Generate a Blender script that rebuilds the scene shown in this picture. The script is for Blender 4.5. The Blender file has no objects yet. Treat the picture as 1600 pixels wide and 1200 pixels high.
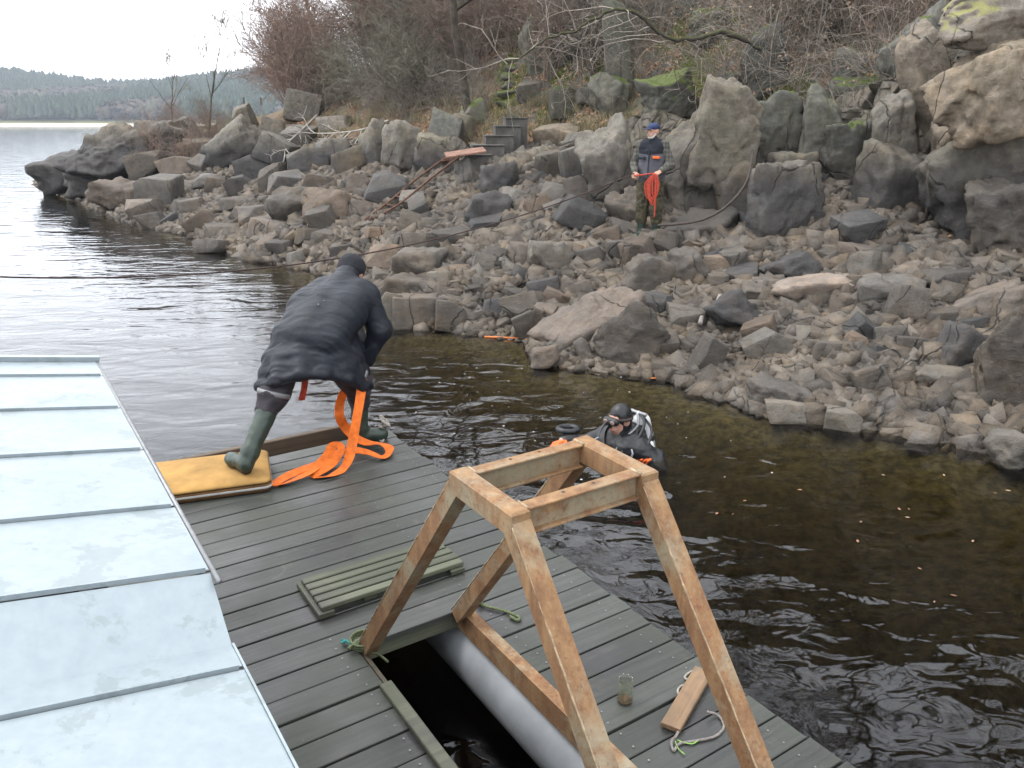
import bpy, math, random
import numpy as np
from mathutils import Vector, Matrix, Euler

SC = bpy.context.scene
COL = SC.collection
R = math.radians
# ---------------------------------------------------------------- camera
CAM_Z = 2.75
PITCH = 18.26
cd = bpy.data.cameras.new('camera')
cd.lens = 27.97
cd.sensor_width = 36.0
cd.sensor_fit = 'HORIZONTAL'
cd.clip_start = 0.05
cd.clip_end = 6000
cam = bpy.data.objects.new('camera', cd)
COL.objects.link(cam)
cam.location = (0, 0, CAM_Z)
cam.rotation_euler = (R(90 - PITCH), 0, 0)
SC.camera = cam

# ---------------------------------------------------------------- sky, sun, exposure
SUN_EL, SUN_AZ = 58.0, -80.0        # degrees; azimuth measured from +Y towards +X
w = bpy.data.worlds.new('World')
SC.world = w
w.use_nodes = True
nt = w.node_tree
nt.nodes.clear()
sky = nt.nodes.new('ShaderNodeTexSky')
sky.sky_type = 'NISHITA'
sky.sun_disc = False
sky.sun_elevation = R(SUN_EL)
sky.sun_rotation = R(SUN_AZ)
sky.dust_density = 6.0
sky.air_density = 1.0
hs = nt.nodes.new('ShaderNodeHueSaturation')
hs.inputs['Saturation'].default_value = 0.25
mx = nt.nodes.new('ShaderNodeMixRGB')
mx.inputs[0].default_value = 0.86
mx.inputs[2].default_value = (14.9, 15.2, 15.8, 1)      # even cloud layer
bg = nt.nodes.new('ShaderNodeBackground')
bg.inputs[1].default_value = 0.115
wo = nt.nodes.new('ShaderNodeOutputWorld')
nt.links.new(sky.outputs[0], hs.inputs['Color'])
nt.links.new(hs.outputs[0], mx.inputs[1])
nt.links.new(mx.outputs[0], bg.inputs[0])
nt.links.new(bg.outputs[0], wo.inputs[0])

sl = bpy.data.lights.new('sun', 'SUN')
sl.energy = 1.1
sl.angle = R(20)
sl.color = (1.0, 0.97, 0.93)
sun = bpy.data.objects.new('sun', sl)
COL.objects.link(sun)
sd = Vector((math.sin(R(SUN_AZ)) * math.cos(R(SUN_EL)), math.cos(R(SUN_AZ)) * math.cos(R(SUN_EL)), math.sin(R(SUN_EL))))
sun.rotation_euler = (-sd).to_track_quat('-Z', 'Y').to_euler()

vs = SC.view_settings
vs.view_transform = 'Standard'
vs.look = 'None'
vs.exposure = 1.0
vs.gamma = 1.0
vs.use_curve_mapping = False
SC.cycles.use_denoising = True
SC.cycles.max_bounces = 6
SC.cycles.diffuse_bounces = 3
SC.cycles.glossy_bounces = 3
SC.cycles.transparent_max_bounces = 12
SC.cycles.volume_bounces = 0
SC.cycles.caustics_reflective = False
SC.cycles.caustics_refractive = False

# ---------------------------------------------------------------- small helpers
rnd = random.Random(7)
F_PX = 1243.0
CT, ST = math.cos(R(PITCH)), math.sin(R(PITCH))
def ray(px, py):
    a = (600 - py) / F_PX
    return np.array([(px - 800) / F_PX, CT + a * ST, -ST + a * CT])
def on_plane(px, py, z):
    d = ray(px, py)
    t = (z - CAM_Z) / d[2]
    return Vector((d[0] * t, d[1] * t, z))
def at_depth(px, py, Y):
    d = ray(px, py)
    t = Y / d[1]
    return Vector((d[0] * t, Y, CAM_Z + d[2] * t))

def prop(o, label=None, cat=None, group=None, kind=None):
    if label: o['label'] = label
    if cat: o['category'] = cat
    if group: o['group'] = group
    if kind: o['kind'] = kind
    return o
def mk_mesh(name, V, F, smooth=False):
    me = bpy.data.meshes.new(name)
    if isinstance(F, np.ndarray):
        V = np.asarray(V, dtype=np.float32)
        k = F.shape[1]
        me.vertices.add(len(V)); me.vertices.foreach_set('co', V.ravel())
        me.loops.add(F.size); me.loops.foreach_set('vertex_index', F.astype(np.int32).ravel())
        me.polygons.add(len(F))
        me.polygons.foreach_set('loop_start', np.arange(0, F.size, k, dtype=np.int32))
        me.update(calc_edges=True)
        me.validate()
    else:
        me.from_pydata([tuple(v) for v in V], [], F)
        me.update()
    if smooth:
        me.polygons.foreach_set('use_smooth', np.ones(len(me.polygons), dtype=bool))
    return me
def link(name, me, mat=None, parent=None, loc=None, rot=None, scale=None):
    o = bpy.data.objects.new(name, me)
    COL.objects.link(o)
    if mat is not None and me is not None and not me.materials:
        me.materials.append(mat)
    if parent is not None: o.parent = parent
    if loc is not None: o.location = loc
    if rot is not None: o.rotation_euler = rot
    if scale is not None: o.scale = scale
    return o
def empty(name, loc=(0, 0, 0), rz=0.0):
    o = bpy.data.objects.new(name, None)
    COL.objects.link(o)
    o.location = loc
    o.rotation_euler = (0, 0, rz)
    o.empty_display_size = 0.1
    return o

class MB:
    """collects simple shapes into one mesh"""
    def __init__(s): s.V = []; s.F = []
    def add(s, V, F):
        b = len(s.V); s.V += [tuple(v) for v in V]; s.F += [tuple(i + b for i in f) for f in F]; return s
    def box(s, lo, hi, bev=0.0):
        x0, y0, z0 = lo; x1, y1, z1 = hi
        if bev <= 0:
            V = [(x0,y0,z0),(x1,y0,z0),(x1,y1,z0),(x0,y1,z0),(x0,y0,z1),(x1,y0,z1),(x1,y1,z1),(x0,y1,z1)]
            return s.add(V, [(0,3,2,1),(4,5,6,7),(0,1,5,4),(1,2,6,5),(2,3,7,6),(3,0,4,7)])
        b = bev
        V = []
        for z, i in ((z0, b), (z0 + b, 0), (z1 - b, 0), (z1, b)):
            V += [(x0+i,y0+i,z),(x1-i,y0+i,z),(x1-i,y1-i,z),(x0+i,y1-i,z)]
        Fc = [(0,3,2,1),(12,13,14,15)]
        for k in range(3):
            for j in range(4):
                a = k*4+j; c = k*4+(j+1)%4
                Fc.append((a, c, c+4, a+4))
        return s.add(V, Fc)
    def beam(s, a, b, w, h, up=(0, 0, 1), ext=0.0):
        """rectangular bar from a to b, w across, h along up"""
        a = Vector(a); b = Vector(b); d = (b - a).normalized()
        a = a - d * ext; b = b + d * ext
        u = Vector(up); r = d.cross(u)
        if r.length < 1e-5: r = d.cross(Vector((1, 0, 0)))
        r.normalize(); u = r.cross(d).normalized()
        V = []
        for p in (a, b):
            for i, j in ((-1,-1),(1,-1),(1,1),(-1,1)):
                V.append(p + r * (w/2*i) + u * (h/2*j))
        return s.add(V, [(0,3,2,1),(4,5,6,7),(0,1,5,4),(1,2,6,5),(2,3,7,6),(3,0,4,7)])
    def bar(s, a, b, w, h, up=(0, 0, 1), bev=0.006):
        """square bar with rounded arrises"""
        a = Vector(a); b = Vector(b); d = (b-a); L = d.length; d.normalize()
        r = d.cross(Vector(up)).normalized(); u = r.cross(d).normalized()
        t = MB().box((-w/2, -h/2, 0), (w/2, h/2, L), bev)
        return s.add([a+r*v[0]+u*v[1]+d*v[2] for v in t.V], t.F)
    def tube(s, pts, rad, n=6, caps=True):
        pts = [Vector(p) for p in pts]
        if not isinstance(rad, (list, tuple)): rad = [rad] * len(pts)
        base = len(s.V)
        t0 = (pts[1] - pts[0]).normalized()
        u = t0.cross(Vector((0, 0, 1)))
        if u.length < 1e-3: u = t0.cross(Vector((1, 0, 0)))
        u.normalize()
        for i, p in enumerate(pts):
            t = (pts[min(i+1, len(pts)-1)] - pts[max(i-1, 0)])
            if t.length < 1e-9: t = t0
            t.normalize()
            u = (u - t * u.dot(t))
            if u.length < 1e-4: u = t.cross(Vector((0.3, 0.5, 0.8)))
            u.normalize(); v = t.cross(u)
            for k in range(n):
                an = 2*math.pi*k/n
                s.V.append(tuple(p + (u*math.cos(an) + v*math.sin(an)) * rad[i]))
        for i in range(len(pts)-1):
            for k in range(n):
                a = base+i*n+k; b = base+i*n+(k+1)%n
                s.F.append((a, b, b+n, a+n))
        if caps:
            s.F.append(tuple(base+k for k in range(n))[::-1])
            s.F.append(tuple(base+(len(pts)-1)*n+k for k in range(n)))
        return s
    def ribbon(s, pts, width, nrm, thick=0.003):
        """strap: pts centre line, nrm = per point vector across the strap"""
        base = len(s.V); m = len(pts)
        for i, p in enumerate(pts):
            p = Vector(p); c = Vector(nrm[i]).normalized()
            t = (Vector(pts[min(i+1, m-1)]) - Vector(pts[max(i-1, 0)])).normalized()
            q = t.cross(c).normalized()
            for sx, sq in ((-1,-1),(1,-1),(1,1),(-1,1)):
                s.V.append(tuple(p + c*(width/2*sx) + q*(thick/2*sq)))
        for i in range(m-1):
            for k in range(4):
                a = base+i*4+k; b = base+i*4+(k+1)%4
                s.F.append((a, b, b+4, a+4))
        s.F.append((base+3, base+2, base+1, base)); e = base+(m-1)*4
        s.F.append((e, e+1, e+2, e+3))
        return s
    def lathe(s, prof, n=16, c=(0, 0, 0)):
        base = len(s.V)
        for r_, z in prof:
            for k in range(n):
                a = 2*math.pi*k/n
                s.V.append((c[0]+r_*math.cos(a), c[1]+r_*math.sin(a), c[2]+z))
        for i in range(len(prof)-1):
            for k in range(n):
                a = base+i*n+k; b = base+i*n+(k+1)%n
                s.F.append((a, b, b+n, a+n))
        return s
    def build(s, name, mat, parent=None, smooth=False, loc=None, rot=None):
        return link(name, mk_mesh(name, s.V, s.F, smooth), mat, parent, loc, rot)

def smooth_path(pts, n=8):
    """Catmull-Rom"""
    P = [Vector(p) for p in pts]
    P = [P[0]*2-P[1]] + P + [P[-1]*2-P[-2]]
    out = []
    for i in range(1, len(P)-2):
        for k in range(n):
            t = k/n
            a, b, c, d = P[i-1], P[i], P[i+1], P[i+2]
            out.append(0.5*((2*b) + (c-a)*t + (2*a-5*b+4*c-d)*t*t + (3*b-a-3*c+d)*t**3))
    out.append(P[-2])
    return out

# vectorised value noise -----------------------------------------------------
def _hash(i, j, k, seed):
    h = (i.astype(np.int64)*374761393 + j.astype(np.int64)*668265263 + k.astype(np.int64)*2147483647 + seed*1274126177) & 0xffffffff
    h = ((h ^ (h >> 13)) * 1274126177) & 0xffffffff
    h = (h ^ (h >> 16)) & 0xffffffff
    return h.astype(np.float64) / 4294967295.0 * 2 - 1
def vnoise(P, seed=0):
    P = np.asarray(P, dtype=np.float64)
    I = np.floor(P).astype(np.int64); f = P - I
    u = f*f*f*(f*(f*6-15)+10)
    out = np.zeros(P.shape[:-1])
    for dx in (0, 1):
        for dy in (0, 1):
            for dz in (0, 1):
                wgt = (u[..., 0] if dx else 1-u[..., 0]) * (u[..., 1] if dy else 1-u[..., 1]) * (u[..., 2] if dz else 1-u[..., 2])
                out += wgt * _hash(I[..., 0]+dx, I[..., 1]+dy, I[..., 2]+dz, seed)
    return out
def fbm(P, octaves=4, seed=0, gain=0.5):
    P = np.asarray(P, dtype=np.float64)
    o = np.zeros(P.shape[:-1]); a = 1.0; tot = 0
    for k in range(octaves):
        o += a * vnoise(P * (2.03**k) + 17.3*k, seed+k*31); tot += a; a *= gain
    return o / tot

# implicit-surface bodies ------------------------------------------------------
def sdf_mesh(prims, h, k=0.03, fold=None, carve=()):
    """prims: ('c', a, b, ra, rb) round cones, ('e', centre, radii, Matrix or None) ellipsoids. returns V, quads"""
    lo = np.full(3, 1e9); hi = np.full(3, -1e9)
    for p in prims:
        if p[0] == 'c':
            for q, r_ in ((p[1], p[3]), (p[2], p[4])):
                lo = np.minimum(lo, np.array(q)-r_); hi = np.maximum(hi, np.array(q)+r_)
        else:
            m = max(p[2]); lo = np.minimum(lo, np.array(p[1])-m); hi = np.maximum(hi, np.array(p[1])+m)
    pad = 3*h + k*0.5
    lo -= pad; hi += pad
    n = np.ceil((hi-lo)/h).astype(int)+1
    ax = [lo[i]+h*np.arange(n[i]) for i in range(3)]
    S = np.full(n, 1.0, dtype=np.float32)
    def sub(c0, c1, m):
        a = np.clip(np.floor((np.minimum(c0, c1)-m-lo)/h).astype(int), 0, n-1)
        b = np.clip(np.ceil((np.maximum(c0, c1)+m-lo)/h).astype(int)+1, 1, n)
        return tuple(slice(a[i], b[i]) for i in range(3))
    def dist(p, sl):
        X, Y, Z = np.meshgrid(ax[0][sl[0]], ax[1][sl[1]], ax[2][sl[2]], indexing='ij')
        if p[0] == 'c':
            a = np.array(p[1], float); b = np.array(p[2], float); ab = b-a
            L = max(float(ab@ab), 1e-9)
            t = np.clip(((X-a[0])*ab[0]+(Y-a[1])*ab[1]+(Z-a[2])*ab[2])/L, 0, 1)
            return np.sqrt((X-a[0]-ab[0]*t)**2+(Y-a[1]-ab[1]*t)**2+(Z-a[2]-ab[2]*t)**2)-(p[3]+(p[4]-p[3])*t)
        c = np.array(p[1], float); r_ = p[2]
        D = [X-c[0], Y-c[1], Z-c[2]]
        if len(p) > 3 and p[3] is not None:
            M = np.array(p[3].inverted().to_3x3())
            D = [M[i][0]*D[0]+M[i][1]*D[1]+M[i][2]*D[2] for i in range(3)]
        q = np.sqrt((D[0]/r_[0])**2+(D[1]/r_[1])**2+(D[2]/r_[2])**2)
        g = np.sqrt((D[0]/r_[0]**2)**2+(D[1]/r_[1]**2)**2+(D[2]/r_[2]**2)**2)+1e-6
        return q*(q-1)/g
    for p in prims:
        kk = k if len(p) < 6 or p[0] == 'e' else p[5]
        if p[0] == 'c': sl = sub(np.array(p[1], float), np.array(p[2], float), max(p[3], p[4])+3*h+kk*2)
        else: sl = sub(np.array(p[1], float), np.array(p[1], float), max(p[2])+3*h+kk*2)
        d = dist(p, sl); A = S[sl]
        hh = np.clip(0.5+0.5*(A-d)/kk, 0, 1)
        S[sl] = A*(1-hh)+d*hh-kk*hh*(1-hh)
    for p in carve:
        if p[0] == 'c': sl = sub(np.array(p[1], float), np.array(p[2], float), max(p[3], p[4])+3*h)
        else: sl = sub(np.array(p[1], float), np.array(p[1], float), max(p[2])+3*h)
        S[sl] = np.maximum(S[sl], -dist(p, sl))
    if fold is not None:
        near = np.abs(S) < 0.06
        idx = np.argwhere(near)
        P = lo + idx*h
        S[near] += fold(P)
    inside = S < 0
    nc = n-1
    cnt = np.zeros(nc, np.int32); acc = np.zeros(tuple(nc)+(3,), np.float32)
    corners = [(0,0,0),(1,0,0),(0,1,0),(1,1,0),(0,0,1),(1,0,1),(0,1,1),(1,1,1)]
    edges = [(0,1),(2,3),(4,5),(6,7),(0,2),(1,3),(4,6),(5,7),(0,4),(1,5),(2,6),(3,7)]
    cs = [S[c[0]:c[0]+nc[0], c[1]:c[1]+nc[1], c[2]:c[2]+nc[2]] for c in corners]
    for a, b in edges:
        m = (cs[a] < 0) != (cs[b] < 0)
        t = np.where(m, cs[a]/np.where(m, cs[a]-cs[b], 1), 0)
        ca = np.array(corners[a], np.float32); cb = np.array(corners[b], np.float32)
        cnt += m
        acc += m[..., None]*(ca+(cb-ca)*t[..., None])
    act = cnt > 0
    ids = np.full(nc, -1, np.int64); ids[act] = np.arange(act.sum())
    idx = np.argwhere(act)
    V = lo + h*(idx + acc[act]/cnt[act][:, None])
    Q = []
    for axis in range(3):
        o = [i for i in range(3) if i != axis]
        sl0 = [slice(None)]*3; sl1 = [slice(None)]*3
        sl0[axis] = slice(0, -1); sl1[axis] = slice(1, None)
        a = inside[tuple(sl0)]; b = inside[tuple(sl1)]
        e = np.argwhere(a != b)
        e = e[(e[:, o[0]] > 0) & (e[:, o[1]] > 0) & (e[:, o[0]] < nc[o[0]]) & (e[:, o[1]] < nc[o[1]])]
        if not len(e): continue
        d1 = np.zeros(3, int); d2 = np.zeros(3, int); d1[o[0]] = 1; d2[o[1]] = 1
        q = np.stack([ids[tuple((e-d1-d2).T)], ids[tuple((e-d2).T)], ids[tuple(e.T)], ids[tuple((e-d1).T)]], 1)
        flip = ~a[tuple(e.T)]
        if axis == 1: flip = ~flip
        q[flip] = q[flip][:, ::-1]
        Q.append(q)
    Q = np.concatenate(Q)
    Q = Q[(Q >= 0).all(1)]
    return V, Q
def body(name, prims, h, mat, parent=None, k=0.03, fold=None, carve=(), M=None):
    V, Q = sdf_mesh(prims, h, k, fold, carve)
    if M is not None:
        Mn = np.array(M)
        V = V @ Mn[:3, :3].T + Mn[:3, 3]
    return link(name, mk_mesh(name, V, Q, True), mat, parent)
# ---------------------------------------------------------------- materials
class NT:
    def __init__(s, name):
        s.m = bpy.data.materials.new(name); s.m.use_nodes = True
        s.t = s.m.node_tree; s.t.nodes.clear()
        s.out = s.t.nodes.new('ShaderNodeOutputMaterial')
    def n(s, typ, **kw):
        nd = s.t.nodes.new(typ)
        for k, v in kw.items():
            if k.startswith('i_'):
                key = k[2:]
                nd.inputs[int(key) if key.isdigit() else key.replace('_', ' ')].default_value = v
            else: setattr(nd, k, v)
        return nd
    def l(s, a, b): s.t.links.new(a, b)
    def coord(s, kind='Object'):
        return s.n('ShaderNodeTexCoord').outputs[kind]
    def pos(s): return s.n('ShaderNodeNewGeometry').outputs['Position']
    def noise(s, scale, vec=None, detail=4, rough=0.55, dist=0.0):
        nd = s.n('ShaderNodeTexNoise'); nd.inputs['Scale'].default_value = scale
        nd.inputs['Detail'].default_value = detail; nd.inputs['Roughness'].default_value = rough
        nd.inputs['Distortion'].default_value = dist
        if vec is not None: s.l(vec, nd.inputs['Vector'])
        return nd.outputs[0]
    def ramp(s, fac, stops, interp='LINEAR'):
        nd = s.n('ShaderNodeValToRGB'); cr = nd.color_ramp; cr.interpolation = interp
        while len(cr.elements) > 1: cr.elements.remove(cr.elements[-1])
        for i, (p, c) in enumerate(stops):
            e = cr.elements[0] if i == 0 else cr.elements.new(p)
            e.position = p
            c = c if isinstance(c, (tuple, list)) else (c, c, c)
            e.color = (c[0], c[1], c[2], 1)
        s.l(fac, nd.inputs[0]); return nd.outputs[0]
    def mix(s, fac, a, b, mode='MIX'):
        nd = s.n('ShaderNodeMixRGB', blend_type=mode)
        for i, v in ((0, fac), (1, a), (2, b)):
            if isinstance(v, bpy.types.NodeSocket): s.l(v, nd.inputs[i])
            elif i == 0: nd.inputs[0].default_value = v
            else: nd.inputs[i].default_value = (v[0], v[1], v[2], 1)
        return nd.outputs[0]
    def math(s, op, a, b=0.0, clamp=False):
        nd = s.n('ShaderNodeMath', operation=op); nd.use_clamp = clamp
        for i, v in ((0, a), (1, b)):
            if isinstance(v, bpy.types.NodeSocket): s.l(v, nd.inputs[i])
            else: nd.inputs[i].default_value = v
        return nd.outputs[0]
    def sep(s, v):
        nd = s.n('ShaderNodeSeparateXYZ'); s.l(v, nd.inputs[0]); return nd.outputs
    def mapping(s, vec, scale=(1, 1, 1), rot=(0, 0, 0), loc=(0, 0, 0)):
        nd = s.n('ShaderNodeMapping'); s.l(vec, nd.inputs[0])
        nd.inputs['Scale'].default_value = scale; nd.inputs['Rotation'].default_value = rot; nd.inputs['Location'].default_value = loc
        return nd.outputs[0]
    def bump(s, height, strength=0.5, dist=0.02, normal=None):
        nd = s.n('ShaderNodeBump'); nd.inputs['Strength'].default_value = strength; nd.inputs['Distance'].default_value = dist
        s.l(height, nd.inputs['Height'])
        if normal is not None: s.l(normal, nd.inputs['Normal'])
        return nd.outputs[0]
    def bsdf(s, color, rough=0.8, normal=None, metal=0.0, spec=0.5):
        b = s.n('ShaderNodeBsdfPrincipled')
        if isinstance(color, bpy.types.NodeSocket): s.l(color, b.inputs['Base Color'])
        else: b.inputs['Base Color'].default_value = (color[0], color[1], color[2], 1)
        for key, v in (('Roughness', rough), ('Metallic', metal), ('Specular IOR Level', spec)):
            if isinstance(v, bpy.types.NodeSocket): s.l(v, b.inputs[key])
            else: b.inputs[key].default_value = v
        if normal is not None: s.l(normal, b.inputs['Normal'])
        s.l(b.outputs[0], s.out.inputs[0])
        return b

def m_simple(name, col, rough=0.7, var=0.25, scale=12, bump=0.25, metal=0.0, spec=0.4, dist=0.004):
    t = NT(name); c = t.coord()
    nz = t.noise(scale, c, 5)
    colr = t.mix(t.ramp(nz, [(0.3, 0.0), (0.7, 1.0)]), [x*(1-var) for x in col], [min(1, x*(1+var)) for x in col])
    nrm = t.bump(t.noise(scale*5, c, 4), bump, dist) if bump else None
    t.bsdf(colr, rough, nrm, metal, spec)
    return t.m

ZH = 2.2     # high-water mark on the rocks
def m_rock(name, pale=(0.140, 0.120, 0.091), dark=(0.053, 0.049, 0.044), lichen=(0.107, 0.103, 0.066), tint=(0.089, 0.071, 0.053), moss_amt=0.0, island=False, mark=True, var=0.35, yellow=0.0):
    """weathered gneiss: bleached with lichen above the high-water mark, dark film below it"""
    t = NT(name)
    p = t.pos(); c = t.coord()
    oi = t.n('ShaderNodeObjectInfo')
    rv = t.n('ShaderNodeNewGeometry').outputs['Random Per Island'] if island else oi.outputs['Random']
    big = t.noise(1.3, p, 5, 0.6)
    fine = t.noise(9.0, p, 6, 0.65)
    grain = t.noise(55.0, p, 3, 0.6)
    strat = t.noise(1.0, t.mapping(p, (1.5, 1.5, 9.0), (0.5, 0.35, 0.2)), 5, 0.6, 0.6)
    base = t.mix(t.ramp(big, [(0.35, 0.0), (0.65, 1.0)]), dark, tint)
    base = t.mix(t.math('MULTIPLY', t.ramp(strat, [(0.42, 0.0), (0.6, 1.0)]), 0.28), base, [x*1.55 for x in dark])
    pl = t.mix(t.ramp(fine, [(0.35, 0.0), (0.65, 1.0)]), [x*0.72 for x in pale], pale)
    pl = t.mix(t.ramp(big, [(0.45, 0.0), (0.7, 0.7)]), pl, lichen)
    z = t.sep(p)[2]
    zz = t.math('ADD', z, t.math('MULTIPLY', t.math('SUBTRACT', big, 0.5), 0.55))
    up = t.ramp(t.math('MULTIPLY', t.math('SUBTRACT', zz, ZH-0.35), 1.6), [(0.0, 0.0), (1.0, 1.0)])
    col = t.mix(up, base, pl) if mark else base
    # tonal range between stones
    hsv = t.n('ShaderNodeHueSaturation')
    t.l(col, hsv.inputs['Color'])
    t.l(t.math('ADD', t.math('MULTIPLY', rv, var*2), 1-var), hsv.inputs['Value'])
    rv2 = t.math('FRACT', t.math('MULTIPLY', rv, 7.31))
    t.l(t.math('ADD', t.math('MULTIPLY', rv2, 0.45), 0.6), hsv.inputs['Saturation'])
    col = hsv.outputs[0]
    col = t.mix(t.ramp(fine, [(0.3, 0.45), (0.6, 0.0)]), col, t.mix(1.0, col, (0.45, 0.43, 0.40), 'MULTIPLY'))
    col = t.mix(t.ramp(grain, [(0.58, 0.0), (0.74, 0.16)]), col, (0.24, 0.22, 0.19))
    stn = t.noise(1.0, t.mapping(p, (5.5, 5.5, 0.9)), 4, 0.6)
    col = t.mix(t.ramp(stn, [(0.5, 0.0), (0.72, 0.5)]), col, t.mix(1.0, col, (0.5, 0.44, 0.38), 'MULTIPLY'))
    med = t.noise(3.2, p, 5, 0.65)
    col = t.mix(t.ramp(med, [(0.48, 0.0), (0.66, 0.45)]), col, t.mix(1.0, col, (1.55, 1.4, 1.2), 'MULTIPLY'))
    # cracks: thin lines along warped cells
    wv = t.n('ShaderNodeVectorMath', operation='ADD')
    t.l(p, wv.inputs[0])
    wn = t.n('ShaderNodeTexNoise'); wn.inputs['Scale'].default_value = 1.7; wn.inputs['Detail'].default_value = 4; t.l(p, wn.inputs['Vector'])
    ws = t.n('ShaderNodeVectorMath', operation='SCALE'); ws.inputs['Scale'].default_value = 0.35
    t.l(wn.outputs[1], ws.inputs[0]); t.l(ws.outputs[0], wv.inputs[1])
    vo = t.n('ShaderNodeTexVoronoi', feature='DISTANCE_TO_EDGE'); vo.inputs['Scale'].default_value = 1.15
    t.l(t.mapping(wv.outputs[0], (0.9, 0.9, 0.42), (0.25, 0.3, 0.3)), vo.inputs['Vector'])
    crack = t.ramp(vo.outputs['Distance'], [(0.0, 0.0), (0.010, 1.0)])
    crmask = t.ramp(t.noise(0.9, p, 2), [(0.48, 0.0), (0.56, 0.9)])
    crk = t.math('SUBTRACT', 1.0, t.math('MULTIPLY', t.math('SUBTRACT', 1.0, crack), crmask))
    col = t.mix(t.math('SUBTRACT', 1.0, crk), col, (0.03, 0.028, 0.025))
    if moss_amt > 0 or yellow > 0:
        nrm = t.sep(t.n('ShaderNodeNewGeometry').outputs['Normal'])[2]
        mz = t.math('ADD', t.math('MULTIPLY', nrm, 0.55), t.math('MULTIPLY', t.noise(2.6, p, 5, 0.65), 1.0))
        a = moss_amt or yellow
        msk = t.math('MULTIPLY', t.ramp(mz, [(1.02-0.42*a, 0.0), (1.16-0.42*a, 1.0)]), up if mark else 1.0)
        mc = t.mix(t.noise(14, p, 3), (0.028, 0.046, 0.01), (0.09, 0.11, 0.02)) if moss_amt else t.mix(t.noise(20, p, 3), (0.15, 0.15, 0.05), (0.2, 0.195, 0.085))
        col = t.mix(msk, col, mc)
    vf = t.n('ShaderNodeTexVoronoi'); vf.inputs['Scale'].default_value = 4.5; t.l(wv.outputs[0], vf.inputs['Vector'])
    fine = t.math('ADD', fine, t.math('ADD', t.math('MULTIPLY', vf.outputs['Distance'], 0.55), t.math('MULTIPLY', med, 0.7)))
    hgt = t.math('ADD', t.math('MULTIPLY', fine, 0.6), t.math('ADD', t.math('MULTIPLY', strat, 0.3), t.math('MULTIPLY', grain, 0.16)))
    b1 = t.bump(hgt, 0.75, 0.06)
    b2 = t.bump(crk, 0.8, 0.03, b1)
    t.bsdf(col, t.ramp(med, [(0.3, 0.6), (0.7, 0.9)]), b2, 0, 0.3)
    return t.m

M = {}
M['rock'] = m_rock('rock_grey')
M['rock_red'] = m_rock('rock_brown', tint=(0.114, 0.082, 0.058), dark=(0.074, 0.059, 0.046))
M['rock_pink'] = m_rock('rock_pinkish', tint=(0.210, 0.155, 0.113), dark=(0.165, 0.123, 0.091), var=0.1)
M['rock_dark'] = m_rock('rock_dark', tint=(0.051, 0.047, 0.043), dark=(0.035, 0.034, 0.035), var=0.2)
M['rock_pale'] = m_rock('rock_pale', tint=(0.121, 0.105, 0.083), dark=(0.089, 0.081, 0.069), var=0.2)
M['rock_moss'] = m_rock('rock_mossy', pale=(0.089, 0.084, 0.064), lichen=(0.063, 0.071, 0.046), moss_amt=0.75)
M['rock_green'] = m_rock('rock_lichened', pale=(0.096, 0.093, 0.074), lichen=(0.074, 0.080, 0.060), moss_amt=0.15)
M['rock_yellow'] = m_rock('rock_yellow_lichen', pale=(0.185, 0.155, 0.116), lichen=(0.159, 0.135, 0.093), yellow=0.62, var=0.1)
M['rock_tan'] = m_rock('rock_tan', pale=(0.185, 0.153, 0.116), lichen=(0.152, 0.129, 0.091), var=0.1)
M['pebble'] = m_rock('scree', tint=(0.108, 0.085, 0.06), dark=(0.058, 0.049, 0.04), island=True, var=0.42)

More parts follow.
